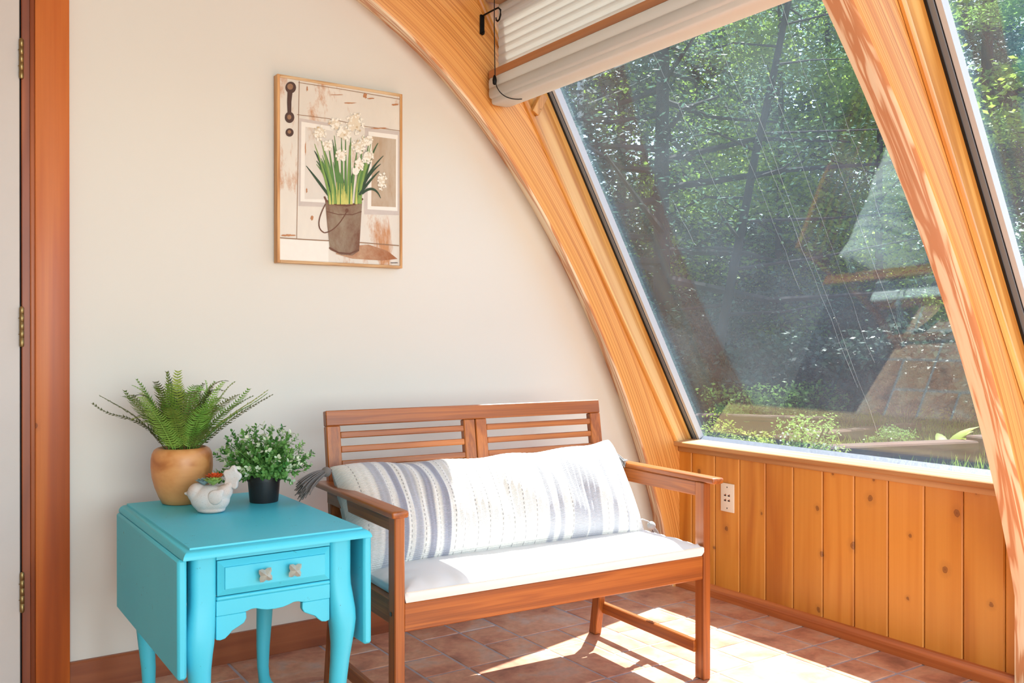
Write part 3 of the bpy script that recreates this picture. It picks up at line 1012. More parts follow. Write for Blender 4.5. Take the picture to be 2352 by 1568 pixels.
# ------------------------------------------------------------------ wooden bench
BO = (1.035, 2.077, 0.0)
BR = math.radians(-2.86)
bench = empty("garden_bench", BO, BR, label="reddish brown slatted wooden bench with armrests against the cream wall", cat="bench")
WX, WY, WZ = W_BENCH['X'], W_BENCH['Y'], W_BENCH['Z']
bv = 0.0025
STEEL = plain("bolt_steel", (120, 116, 108), 0.4, metal=0.9)
for u0 in (0.0, 1.029):
    lg = box("leg", u0, u0 + 0.028, 0.0, 0.041, 0.0, 0.607, WZ, bench, bev=bv)
    xo = u0 - 0.001 if u0 < .5 else u0 + 0.029
    bm = bmesh.new()
    bmesh.ops.create_cone(bm, cap_ends=True, segments=12, radius1=0.006, radius2=0.005, depth=0.003, matrix=Matrix.Translation((xo, 0.021, 0.357)) @ Matrix.Rotation(math.pi / 2, 4, 'Y'))
    from_bm("bolt", bm, STEEL, lg, smooth=40)
box("front_rail", 0.0275, 1.0295, 0.004, 0.028, 0.311, 0.3835, WX, bench, bev=bv)
box("rear_rail", 0.04, 1.0, 0.455, 0.477, 0.311, 0.3835, WX, bench, bev=bv)
V_SEAT, V_TOP, Z_BEND, Z_TOP = 0.470, 0.548, 0.40, 0.834
for u0 in (0.012, 1.0):
    box("side_rail", u0 + 0.003 if u0 > .5 else u0 + 0.002, u0 + 0.024, 0.038, 0.46, 0.318, 0.3825, WY, bench, bev=bv)
    # rear post: raked below the seat
    prof = [(0.527, 0.0), (0.566, 0.0), (0.514, 0.30), (0.509, 0.42), (0.475, 0.42), (0.474, 0.30)]
    extrude_poly("leg", prof, u0, u0 + 0.028, WZ, bench, bev=bv, plane='YZ')
    box("stretcher", (0.016 if u0 < .5 else 1.021), (0.036 if u0 < .5 else 1.041), 0.036, 0.540, 0.078, 0.115, WY, bench, bev=bv)
    ua = -0.022 if u0 < .5 else 1.033
    box("armrest", ua, ua + 0.046, -0.035, 0.545, 0.6065, 0.625, WY, bench, bev=0.006, seg=3)
    ub = 0.003 if u0 < .5 else 1.032
    box("arm_rail", ub, ub + 0.022, 0.0405, 0.505, 0.563, 0.607, WY, bench, bev=bv)
# backrest in its raked plane
AL = math.atan2(V_TOP - 0.485, Z_TOP - 0.42)
BM_ = Matrix.Translation((0, 0.478, 0.41)) @ Matrix.Rotation(-AL, 4, 'X')
HB = (Z_TOP - 0.41) / math.cos(AL)
def bbox(name, u0, u1, w0, w1, n0=0.0, n1=0.026, mat=WX):
    return box(name, u0, u1, n0, n1, w0, w1, mat, bench, bev=bv, mtx=BM_)
bbox("top_rail", 0.012, 1.028, HB - 0.046, HB)
bbox("stile", 0.012, 0.056, 0.0, HB - 0.0465, mat=WZ)
bbox("stile", 0.984, 1.028, 0.0, HB - 0.0465, mat=WZ)
bbox("stile", 0.478, 0.519, 0.0, HB - 0.0465, mat=WZ)
bbox("stile", 0.522, 0.563, 0.0, HB - 0.0465, mat=WZ)
for (ua, ub) in ((0.0555, 0.4785), (0.5625, 0.9845)):
    bbox("bottom_rail", ua, ub, 0.0, 0.04)
    k = 0
    w = HB - 0.046 - 0.019
    while w > 0.08:
        bbox("back_slat", ua, ub, w - 0.0195, w, 0.002, 0.014)
        w -= 0.0432
for k in range(6):
    v0 = 0.055 + k * 0.068
    box("seat_slat", 0.03, 1.01, v0, v0 + 0.05, 0.366, 0.3815, WX, bench, bev=bv)

# ------------------------------------------------------------------ seat cushion
CUSH = fabric("cushion_cotton", (228, 226, 222), 900, 0.12, 0.02)
PIPE = fabric("cushion_piping", (226, 216, 202), 900, 0.1, 0.02)
cu = empty("seat_cushion", BO, BR, label="thin white seat cushion lying on the bench", cat="cushion")
def cushion_mesh(u0, u1, v0, v1, z0, z1):
    nx, ny = 90, 40
    vs, fs = [], []
    def top(a, b):
        ea = min(a, 1 - a) * (u1 - u0)
        eb = min(b, 1 - b) * (v1 - v0)
        e = min(ea, eb)
        puff = 1 - math.exp(-e / 0.035)
        cr = 0.0
        if e < 0.09:
            s = (a * (u1 - u0)) if eb < ea else (b * (v1 - v0))
            cr = (math.sin(s * 130 + 2 * math.sin(s * 31)) * 0.5 + math.sin(s * 71 + 1.3) * 0.5) * 0.0042 * (1 - e / 0.09) * min(e / 0.012, 1)
        w = 0.0012 * math.sin(a * 17 + 3 * b) * math.sin(b * 9 + a * 4)
        return z0 + (z1 - z0) * (0.56 + 0.44 * puff) + cr + w
    idx = {}
    for i in range(nx + 1):
        for j in range(ny + 1):
            a, b = i / nx, j / ny
            idx[(i, j)] = len(vs)
            vs.append((u0 + a * (u1 - u0), v0 + b * (v1 - v0), top(a, b)))
    for i in range(nx):
        for j in range(ny):
            fs.append((idx[(i, j)], idx[(i + 1, j)], idx[(i + 1, j + 1)], idx[(i, j + 1)]))
    loop = [(i, 0) for i in range(nx)] + [(nx, j) for j in range(ny)] + [(i, ny) for i in range(nx, 0, -1)] + [(0, j) for j in range(ny, 0, -1)]
    n = len(loop)
    cu_, cv_ = (u0 + u1) / 2, (v0 + v1) / 2
    prev = [idx[k] for k in loop]
    for (zz, off) in ((z0 + (z1 - z0) * .5, 0.003), (z0 + (z1 - z0) * .25, 0.003), (z0, -0.002)):
        cur = []
        for k in loop:
            x, y, _ = vs[idx[k]]
            sx = off * (1 if x > cu_ else -1) if abs(x - cu_) > (u1 - u0) / 2 - 1e-5 else 0
            sy = off * (1 if y > cv_ else -1) if abs(y - cv_) > (v1 - v0) / 2 - 1e-5 else 0
            cur.append(len(vs))
            vs.append((x + sx, y + sy, zz))
        for q in range(n):
            r = (q + 1) % n
            fs.append((prev[q], cur[q], cur[r], prev[r]))
        prev = cur
    fs.append(tuple(reversed(prev)))
    return vs, fs
vs, fs = cushion_mesh(0.031, 1.026, 0.002, 0.452, 0.384, 0.432)
mk("cover", vs, fs, CUSH, cu, smooth=60)
zz = 0.384 + 0.048 * 0.56
tube("piping", [(0.031, 0.0005, zz), (0.25, 0.0, zz), (0.5, 0.0, zz), (0.8, 0.0, zz), (1.026, 0.0005, zz)], 0.0014, PIPE, cu, n=6)
TIE = fabric("tie_cord", (214, 188, 146), 900, 0.1, 0.05)
for k, (du, dl) in enumerate(((0.0, 0.0), (0.006, 0.012), (0.010, -0.01))):
    tube("tie", [(0.035 + du * .3, 0.44, 0.386), (0.012 + du, 0.468, 0.36), (0.001 + du * .4, 0.478, 0.30), (-0.004 + du, 0.485, 0.225 + dl)], 0.0016, TIE, cu, n=5)

# ------------------------------------------------------------------ long lumbar pillow with tassels
def stripe_material():
    m = NT("striped_woven_cotton")
    tc = m.n("TexCoord")
    sx = m.n("SeparateXYZ")
    m.set(sx.inputs[0], tc.outputs['UV'])
    u, t = sx.outputs[0], sx.outputs[1]
    nz = m.noise(tc.outputs['UV'], 6.0, 2.0, 0.5)
    uu = m.math('ADD', u, m.math('MULTIPLY', m.math('SUBTRACT', nz.outputs[0], 0.5), 0.006))
    W_, G_, D_ = (226, 224, 219), (178, 179, 187), (154, 155, 168)
    st = [(0.0, W_)]
    for p0, p1, c in ((0.083, 0.105, G_), (0.124, 0.145, D_), (0.165, 0.187, G_), (0.206, 0.227, D_), (0.248, 0.270, D_), (0.0, 0.0, W_)):
        if p1 > 0:
            st += [(p0, W_), (p0 + .003, c), (p1, c), (p1 + .003, W_)]
    st2 = [(0.0, W_)]
    for p0, p1, c in ((0.576, 0.596, G_), (0.612, 0.631, G_), (0.660, 0.711, G_), (0.716, 0.766, G_), (0.806, 0.824, G_), (0.86, 0.868, G_)):
        st2 += [(p0, W_), (p0 + .003, c), (p1, c), (p1 + .003, W_)]
    c1 = m.ramp(uu, st, 'LINEAR')
    c2 = m.ramp(uu, st2, 'LINEAR')
    col = m.mix(m.math('GREATER_THAN', u, 0.4), c1, c2)
    # dashed running stitches across the pillow
    lines = None
    for p in (0.012, 0.046, 0.112, 0.155, 0.195, 0.240, 0.285, 0.310, 0.351, 0.388, 0.426, 0.463, 0.5, 0.538, 0.66, 0.79, 0.86, 0.90, 0.93):
        d = m.math('ABSOLUTE', m.math('SUBTRACT', uu, p))
        l_ = m.math('LESS_THAN', d, 0.0011)
        lines = l_ if lines is None else m.math('MAXIMUM', lines, l_)
    dash = m.math('GREATER_THAN', m.math('SINE', m.math('MULTIPLY', t, 420.0)), -0.1)
    col = m.mix(m.math('MULTIPLY', m.math('MULTIPLY', lines, dash), 0.6), col, lin((96, 94, 98)))
    # weave
    wv = m.n("TexWave", wave_type='BANDS', bands_direction='Y', ins={"Vector": tc.outputs['UV'], "Scale": 70.0, "Distortion": 3.0, "Detail": 2.0, "Detail Scale": 3.0})
    n2 = m.noise(tc.outputs['UV'], 160.0, 3.0, 0.7)
    n3 = m.noise(tc.outputs['UV'], 14.0, 3.0, 0.6)
    v_ = m.math('MULTIPLY_ADD', n2.outputs[0], 0.22, 0.86)
    v_ = m.math('MULTIPLY', v_, m.math('MULTIPLY_ADD', n3.outputs[0], 0.12, 0.95))
    hs = m.n("HueSaturation", ins={"Color": col, "Value": v_})
    b = m.bsdf(**{"Base Color": hs.outputs[0], "Roughness": 0.9, "Sheen Weight": 0.2})
    h = m.math('ADD', m.math('MULTIPLY', n2.outputs[0], 0.7), m.math('MULTIPLY', wv.outputs[0], 0.5))
    m.set(b.inputs['Normal'], m.bump(h, 0.5, 0.004))
    return m.mat
STRIPE = stripe_material()
TASSEL = [fabric("tassel_yarn", c, 900, 0.1, 0.1) for c in ((112, 104, 98), (156, 154, 154), (100, 94, 90))]
pw = empty("lumbar_pillow", BO, BR, label="long white and grey striped pillow with yarn tassels leaning on the bench back", cat="pillow")
PCU, PHL, PHT = 0.490, 0.505, 0.166
LEAN = math.radians(33)
def pframe(s, t, n):
    """s along the bench, t up the lean, n towards the front"""
    tv, tz = math.sin(LEAN), math.cos(LEAN)
    return (s, 0.340 + t * tv - n * math.cos(LEAN), 0.543 + t * tz + n * math.sin(LEAN))
nx, ny = 150, 44
vs, fs, uvs = [], [], []
def pshape(a, b, side):
    # a, b in -1..1
    rc = 1 + (0.0 if b > 0 else 0.012) * (abs(a) ** 8) * (abs(b) ** 6)          # softly rounded corners
    x = a * PHL * (1 - 0.030 * (1 - b * b)) * rc
    y = b * PHT * (1 - 0.04 * (1 - a * a)) * (1 + 0.05 * abs(a) ** 4) * (1 - 0.05 * abs(a) ** 10)
    th = 0.120 * (max(1 - a ** 10, 0) ** 0.42) * (max(1 - b * b, 0) ** 0.46) * (1 - 0.12 * a * a)
    rip = 0.0036 * math.sin(a * PHL * 2 * math.pi / 0.0195 + .8 * math.sin(b * 3)) + 0.006 * math.sin(a * 9 + 2 * b) * math.cos(b * 2.5 + a * 3) + 0.0035 * math.sin(a * 23 + 5 * b)
    n = side * (th + rip * max(1 - b * b, 0) ** .5 * max(1 - a ** 8, 0))
    # the top edge rolls and sags a little
    y += (-0.010 + 0.020 * a ** 4 + 0.008 * a + 0.004 * math.sin(a * 14.0)) * (b > 0) * b
    return PCU + x, y, n
for side in (1, -1):
    base = len(vs)
    for i in range(nx + 1):
        for j in range(ny + 1):
            s, t, n = pshape(-1 + 2 * i / nx, -math.cos(math.pi * j / ny), side)
            vs.append(pframe(s, t, n))
    for i in range(nx):
        for j in range(ny):
            q = [base + i * (ny + 1) + j, base + (i + 1) * (ny + 1) + j, base + (i + 1) * (ny + 1) + j + 1, base + i * (ny + 1) + j + 1]
            uv_ = [((0.478 + 0.462 * (-1 + 2 * ii / nx)), 0.2 - 0.19 * math.cos(math.pi * jj / ny)) for ii, jj in ((i, j), (i + 1, j), (i + 1, j + 1), (i, j + 1))]
            if side < 0:
                q.reverse(); uv_.reverse()
            fs.append(q)
            uvs.append(uv_)
mk("cover", vs, fs, STRIPE, pw, smooth=180, uvs=uvs)
def tassel(root, path_dir, droop, length, seed, n=46, shade=0, floor_z=None):
    random.seed(seed)
    r = Vector(root)
    d = Vector(path_dir).normalized()
    k = r + d * 0.022
    vs, fs = [], []
    side = d.cross(Vector((0, 0, 1)))
    if side.length < .1:
        side = Vector((1, 0, 0))
    side.normalize()
    up = side.cross(d)
    for i in range(n):
        a, rr = random.uniform(0, 6.28), random.random()
        sp = (side * math.cos(a) + up * math.sin(a)) * rr
        e = k + d * length * random.uniform(.82, 1.05) + sp * length * 0.34 + Vector(droop) * random.uniform(.85, 1.15)
        m1 = k + d * length * 0.35 + sp * length * 0.20
        m2 = k + d * length * 0.75 + sp * length * 0.30 + Vector(droop) * 0.45
        P = bez(k + sp * 0.006, m1, m2, e, 7)
        if floor_z is not None:
            for q in P:
                if q.z < floor_z(q):
                    q.z = floor_z(q) + random.uniform(0, 0.004)
        tube_data(P, 0.0016, 4, vs, fs, caps=False)
    mids = [random.choice((0, 0, 1, 2))] * 0
    o = mk("tassel", vs, fs, TASSEL[shade], pw, smooth=180)
    bm = bmesh.new()
    bmesh.ops.create_uvsphere(bm, u_segments=14, v_segments=10, radius=0.0145, matrix=Matrix.Translation(k))
    from_bm("knot", bm, TASSEL[shade], o, smooth=180)
    tube("tie", [r, (r + k) / 2, k], 0.003, TASSEL[shade], o, n=6)
tl = pframe(*[PCU - PHL * 0.99, PHT * 0.93, 0.0])
tassel(tl, (-0.90, -0.30, -0.16), (-0.012, -0.02, -0.03), 0.085, 1, n=90, floor_z=lambda q: 0.630 if (q.x > -0.024 and q.y < 0.548) else 0.5)
tr = pframe(*[PCU + PHL * 0.95, PHT * 0.90, 0.0])
tassel(tr, (0.9, -0.05, -0.42), (0.0, -0.01, -0.03), 0.055, 2, shade=1, floor_z=lambda q: 0.630 if q.x > 1.03 else 0.5)
br_ = pframe(*[PCU + PHL * 0.95, -PHT * 0.90, 0.0])
tassel((1.055, 0.30, 0.436), (0.75, 0.10, -0.75), (0.01, 0.0, -0.05), 0.06, 3, shade=1)
tube("tassel_cord", [br_, (br_[0] + .03, br_[1] + .03, .445), (1.03, 0.30, 0.446), (1.055, 0.30, 0.436)], 0.0032, TASSEL[1], pw, n=6)


# ------------------------------------------------------------------ turquoise drop-leaf side table
def turquoise_material():
    m = NT("turquoise_chalk_paint")
    v = coords(m, 'Object', (1, 1, 1), False)
    n = m.noise(v, 3.0, 3.0, 0.5)
    n2 = m.noise(v, 55.0, 5.0, 0.7, 0.6)
    n3 = m.noise(v, 260.0, 3.0, 0.6)
    col = m.mix(n.outputs[0], lin((66, 198, 224)), lin((84, 211, 231)))
    chip = m.ramp(n2.outputs[0], [(0.685, (0, 0, 0, 1)), (0.70, (1, 1, 1, 1))])
    col = m.mix(m.math('MULTIPLY', chip, 0.75), col, lin((34, 58, 56)))
    b = m.bsdf(**{"Base Color": col, "Roughness": 0.46})
    m.set(b.inputs['Normal'], m.bump(m.math('MULTIPLY_ADD', n3.outputs[0], 0.3, n2.outputs[0]), 0.05, 0.002))
    return m.mat
TQ = turquoise_material()
TO = (0.742, 2.4125, 0.0)
table = empty("drop_leaf_table", TO, 0.0, label="turquoise painted drop-leaf side table with one drawer beside the bench", cat="table")
HX, HY = 0.206, 0.3325
vs, fs = [], []
prof = [(-0.004, 0.5900), (0.0, 0.5895), (0.0005, 0.5855), (0.004, 0.5850), (0.0085, 0.5835), (0.0135, 0.5795), (0.0170, 0.5740), (0.0185, 0.5690), (0.0180, 0.5660), (0.010, 0.5650)]
for g, zz in prof:
    vs += [(-HX - g, -HY - g, zz), (HX + g, -HY - g, zz), (HX + g, HY + g, zz), (-HX - g, HY + g, zz)]
for k in range(len(prof) - 1):
    for q in range(4):
        a, b = k * 4 + q, k * 4 + (q + 1) % 4
        fs.append((a, a + 4, b + 4, b))
fs += [(0, 1, 2, 3), tuple(reversed(range(len(prof) * 4 - 4, len(prof) * 4)))]
mk("table_top", vs, fs, TQ, table, smooth=28)
def leaf_panel(x0, x1):
    bm = bmesh.new()
    bm_box(bm, x0, x1, -0.325, 0.350, 0.297, 0.5645)
    es = [e for e in bm.edges]
    bmesh.ops.bevel(bm, geom=es, offset=0.006, segments=3, affect='EDGES', profile=0.35)
    return from_bm("drop_leaf", bm, TQ, table, smooth=30)
leaf_panel(-0.2305, -0.2095)
leaf_panel(0.2135, 0.2355)

def leg_mesh(sx, sy):
    secs = [(0.566, 0.0, 0.028, .9), (0.47, 0.0, 0.028, .9), (0.445, 0.001, 0.0285, .8), (0.415, 0.004, 0.0305, .7), (0.385, 0.007, 0.0325, .6), (0.36, 0.0085, 0.0325, .55), (0.335, 0.009, 0.030, .5), (0.30, 0.008, 0.0265, .45), (0.26, 0.005, 0.0235, .45), (0.20, 0.001, 0.0215, .45), (0.14, -0.003, 0.019, .45), (0.08, -0.004, 0.0165, .45), (0.05, 0.0, 0.016, .45), (0.030, 0.006, 0.018, .5), (0.016, 0.011, 0.024, .5), (0.006, 0.012, 0.026, .5), (0.0, 0.012, 0.024, .5)]
    n = 24
    vs, fs = [], []
    for zz, off, h, sq in secs:
        e = 2.0 + 6.0 * max(sq - 0.42, 0)
        for k in range(n):
            a = 2 * math.pi * (k + .5) / n
            c, s = math.cos(a), math.sin(a)
            r = h / ((abs(c) ** e + abs(s) ** e) ** (1 / e))
            vs.append((sx * (0.165 + off) + r * c, sy * (0.2745 + off) + r * s, zz))
    for i in range(len(secs) - 1):
        for k in range(n):
            k2 = (k + 1) % n
            fs.append((i * n + k, (i + 1) * n + k, (i + 1) * n + k2, i * n + k2))
    fs += [tuple(range(n)), tuple(reversed(range((len(secs) - 1) * n, len(secs) * n)))]
    return mk("leg", vs, fs, TQ, table, smooth=50)
for sx in (-1, 1):
    for sy in (-1, 1):
        leg_mesh(sx, sy)
YF = -0.2955
box("face_rail", -0.1375, 0.1375, YF, YF + 0.018, 0.546, 0.5655, TQ, table, bev=0.001)
box("apron_bead", -0.1375, 0.1375, YF - 0.003, YF + 0.016, 0.4525, 0.4622, TQ, table, bev=0.0042, seg=3)
low = [(-0.1375, 0.4525), (-0.1375, 0.418), (-0.075, 0.418), (-0.066, 0.4195), (-0.056, 0.4225), (-0.046, 0.4225), (-0.034, 0.4185), (-0.02, 0.4150), (0.0, 0.4138), (0.02, 0.4150), (0.034, 0.4185), (0.046, 0.4225), (0.056, 0.4225), (0.066, 0.4195), (0.075, 0.418), (0.1375, 0.418), (0.1375, 0.4525)]
extrude_poly("apron", low, YF, YF + 0.018, TQ, table, bev=0.001)
for s in (-1, 1):
    br = [(s * 0.1375, 0.4178), (s * 0.068, 0.4178), (s * 0.0675, 0.402), (s * 0.073, 0.3925), (s * 0.086, 0.386), (s * 0.100, 0.3795), (s * 0.108, 0.371), (s * 0.117, 0.3635), (s * 0.128, 0.3615), (s * 0.1375, 0.3640)]
    extrude_poly("bracket", br, YF + 0.002, YF + 0.017, TQ, table, bev=0.0015)
    box("side_apron", s * 0.168 - 0.009, s * 0.168 + 0.009, -0.247, 0.247, 0.43, 0.5655, TQ, table, bev=0.001)
box("back_apron", -0.1375, 0.1375, 0.278, 0.296, 0.42, 0.5655, TQ, table, bev=0.001)
dr = empty("drawer", (0, 0, 0))
dr.parent = table
rects = [(0.0, YF + 0.014), (0.0, YF - 0.001), (0.013, YF - 0.0075), (0.0142, YF - 0.0075), (0.0146, YF - 0.0105), (0.0158, YF - 0.0112)]
vs, fs = [], []
for g, yy in rects:
    vs += [(-0.1355 + g, yy, 0.4645 + g), (0.1355 - g, yy, 0.4645 + g), (0.1355 - g, yy, 0.5445 - g), (-0.1355 + g, yy, 0.5445 - g)]
for k in range(len(rects) - 1):
    for q in range(4):
        a, b = k * 4 + q, k * 4 + (q + 1) % 4
        fs.append((a, b, b + 4, a + 4))
fs += [tuple(reversed(range(4))), tuple(range(len(rects) * 4 - 4, len(rects) * 4))]
mk("drawer_front", vs, fs, TQ, dr)
KNOB = plain("knob_aged_silver", (188, 190, 178), 0.32, metal=0.3, var=0.3, nscale=90)
def knob(x, z, rot):
    vs, fs = [], []
    def ring(y, k_, pts):
        for px, pz in pts:
            vs.append((x + (px * math.cos(rot) - pz * math.sin(rot)) * k_, y, z + (px * math.sin(rot) + pz * math.cos(rot)) * k_))
    star = []
    for k in range(16):
        a = 2 * math.pi * k / 16
        r = [0.0205, 0.0165, 0.0120, 0.0165][k % 4]
        star.append((r * math.cos(a + math.pi / 4), r * math.sin(a + math.pi / 4)))
    y0 = YF - 0.0112
    circ = [(0.007 * math.cos(2 * math.pi * k / 16 + math.pi / 4), 0.007 * math.sin(2 * math.pi * k / 16 + math.pi / 4)) for k in range(16)]
    ring(y0, 1.0, circ)
    ring(y0 - 0.010, 0.85, circ)
    ring(y0 - 0.016, 0.95, star)
    ring(y0 - 0.019, 1.0, star)
    top = []
    for k in range(16):
        rr = [0.62, 0.5, 0.45, 0.5][k % 4]
        top.append((star[k][0] * rr, star[k][1] * rr))
    base = len(vs)
    ring(y0 - 0.0235, 1.0, top)
    for k in range(16):     # raised diagonals
        if k % 4 == 0:
            v = vs[base + k]
            vs[base + k] = (v[0], v[1] - 0.0022, v[2])
    vs.append((x, y0 - 0.0275, z))
    for r in range(4):
        for k in range(16):
            k2 = (k + 1) % 16
            fs.append((r * 16 + k, (r + 1) * 16 + k, (r + 1) * 16 + k2, r * 16 + k2))
    for k in range(16):
        fs.append((64 + k, 80, 64 + (k + 1) % 16))
    return mk("knob", vs, fs, KNOB, dr, smooth=25)
knob(-0.033, 0.505, math.radians(6))
knob(0.038, 0.5055, math.radians(-4))
TZ = 0.590

# ------------------------------------------------------------------ fern in a turned wooden pot
def leafmat(name, c1, c2, trans=0.25, rough=0.5, scale=30.0, rnd=True):
    m = NT(name)
    v = coords(m, 'Object', (1, 1, 1), rnd)
    n = m.noise(v, scale, 2.0, 0.5)
    f = n.outputs[0]
    if rnd:
        oi = m.n("ObjectInfo")
        f = m.math('ADD', m.math('MULTIPLY', f, 0.5), m.math('MULTIPLY', oi.outputs['Random'], 0.5))
    col = m.mix(m.math('MULTIPLY_ADD', f, 1.6, -0.3, clamp=True), lin(c1), lin(c2))
    b = m.bsdf(**{"Base Color": col, "Roughness": rough, "Specular IOR Level": 0.35})
    t = m.n("BsdfTranslucent")
    m.set(t.inputs[0], col)
    ms = m.n("MixShader", ins={0: trans})
    m.set(ms.inputs[1], b.outputs[0])
    m.set(ms.inputs[2], t.outputs[0])
    m.t.links.new(ms.outputs[0], m.out.inputs[0])
    return m.mat
FERN = [leafmat("fern_leaf_a", (78, 122, 42), (172, 190, 84)), leafmat("fern_leaf_b", (92, 160, 58), (162, 204, 94)), leafmat("fern_leaf_c", (52, 66, 34), (126, 136, 68))]
POTW = wood("mango_wood_pot", (222, 158, 98), (206, 136, 76), (172, 102, 52), 'X', ring=2.2, along=6.0, across=9.0, rough=0.45, fine=0.35, coat=0.1)
SOIL = plain("dark_soil", (40, 32, 26), 0.95, var=0.3, nscale=150, bump=0.6)
fx, fy = 0.668, 2.672
fern = empty("potted_fern", (fx, fy, TZ), label="fern in a rounded turned wooden pot at the back of the turquoise table", cat="potted plant")
pot_prof = [(0.001, 0.0), (0.048, 0.0), (0.054, 0.003), (0.0635, 0.022), (0.0735, 0.048), (0.0805, 0.076), (0.0830, 0.102), (0.0828, 0.124), (0.0800, 0.140), (0.0745, 0.1505), (0.0675, 0.1555), (0.0635, 0.1565), (0.061, 0.154), (0.060, 0.147), (0.059, 0.135), (0.001, 0.134)]
lathe("pot", pot_prof, POTW, fern, n=56)
lathe("soil", [(0.001, 0.130), (0.0585, 0.1345), (0.055, 0.141), (0.001, 0.145)], SOIL, fern, n=24)
# camera-right / camera-depth axes are not used: fronds fan out all round the pot
def frond(az, lift, length, droop, curl, mat, seed, wmax=0.022, r0=0.012):
    random.seed(seed)
    ca, sa = math.cos(az), math.sin(az)
    p = Vector((ca * r0, sa * r0, 0.140))
    n = 30
    pts = [p.copy()]
    ang = lift
    for i in range(n):
        t = i / n
        ang -= droop * (0.4 + 1.6 * t) / n
        if t > 0.72:
            ang -= curl / n * 3
        d = Vector((math.cos(ang) * ca, math.cos(ang) * sa, math.sin(ang)))
        p = p + d * (length / n)
        pts.append(p.copy())
    side = Vector((-sa, ca, 0))
    vs, fs = tube_data(pts, [0.0016 * (1 - .75 * i / n) for i in range(n + 1)], 5)
    nl = 26
    for k in range(nl):
        t = 0.14 + 0.84 * k / (nl - 1)
        f = t * n
        i = min(int(f), n - 1)
        q = pts[i].lerp(pts[i + 1], f - i)
        tan = (pts[i + 1] - pts[i]).normalized()
        nor = side.cross(tan).normalized()
        w = wmax * (math.sin(math.pi * min(t * 0.62 + 0.22, 1.0)) ** 1.1) * (1 - 0.45 * t) * random.uniform(.9, 1.1)
        for s in (-1, 1):
            dirv = (side * s * 0.93 + tan * 0.34 + nor * random.uniform(-.12, .10)).normalized()
            hw = tan * (length / nl * 0.30)
            b = len(vs)
            up = nor * (w * 0.10)
            vs += [tuple(q - hw * .55), tuple(q + hw * .8), tuple(q + dirv * w * .5 + hw * 1.05 + up), tuple(q + dirv * w * .9 + tan * w * .16 + hw * .45), tuple(q + dirv * w + tan * w * .22), tuple(q + dirv * w * .5 - hw * .75 + up)]
            fs += [(b, b + 1, b + 2, b + 5), (b + 5, b + 2, b + 3, b + 4)]
    return mk("frond", vs, fs, mat, fern, smooth=180)
random.seed(3)
R_AZ = math.radians(-33.7)      # image-right direction in the floor plane
fr = []
specs = []
for i in range(13):     # outer ring
    specs.append((2 * math.pi * i / 13 + random.uniform(-.15, .15), random.uniform(0.85, 1.05), random.uniform(.23, .27), random.uniform(.35, .75), random.uniform(-.9, .3)))
for i in range(15):     # middle
    specs.append((2 * math.pi * i / 15 + random.uniform(-.2, .2), random.uniform(1.12, 1.32), random.uniform(.21, .25), random.uniform(.1, .5), random.uniform(-.8, 2.2)))
for i in range(12):     # inner
    specs.append((2 * math.pi * i / 12 + random.uniform(-.3, .3), random.uniform(1.35, 1.54), random.uniform(.19, .24), random.uniform(0, .4), random.uniform(-.8, 3.0)))
for i in range(9):      # short front fronds hiding the rim
    specs.append((R_AZ - math.pi / 2 + (i - 4) * 0.36 + random.uniform(-.1, .1), random.uniform(1.0, 1.4), random.uniform(.12, .17), random.uniform(.4, 1.2), random.uniform(0, 1.4)))
specs.append((R_AZ + math.pi + .1, 0.86, .275, 0.95, -1.2))
specs.append((R_AZ + .05, 0.80, .285, 0.35, -0.3))
specs.append((R_AZ + .5, 0.78, .275, 0.4, -0.2))
for k, s in enumerate(specs):
    frond(*s, FERN[(k * 7 + k // 3) % 3], 100 + k, wmax=0.041, r0=0.010 + 0.034 * random.random())

# ------------------------------------------------------------------ boxwood-like plant in a black nursery pot
BLACKPOT = plain("black_plastic_pot", (34, 32, 33), 0.42, var=0.05)
BOXG = leafmat("sprig_green", (60, 124, 50), (132, 180, 96), 0.25)
BOXW = leafmat("sprig_pale_tip", (176, 206, 150), (238, 240, 222), 0.2)
sx_, sy_ = 0.866, 2.563
shrub = empty("potted_shrub", (sx_, sy_, TZ), label="small green shrub with pale leaf tips in a black plastic pot", cat="potted plant")
lathe("pot", [(0.001, 0.0), (0.0385, 0.0), (0.0395, 0.002), (0.0445, 0.058), (0.0447, 0.060), (0.0475, 0.0605), (0.0492, 0.079), (0.0485, 0.0805), (0.0465, 0.080), (0.0450, 0.070), (0.001, 0.069)], BLACKPOT, shrub, n=44)
lathe("soil", [(0.001, 0.066), (0.0445, 0.070), (0.042, 0.074), (0.001, 0.075)], SOIL, shrub, n=20)
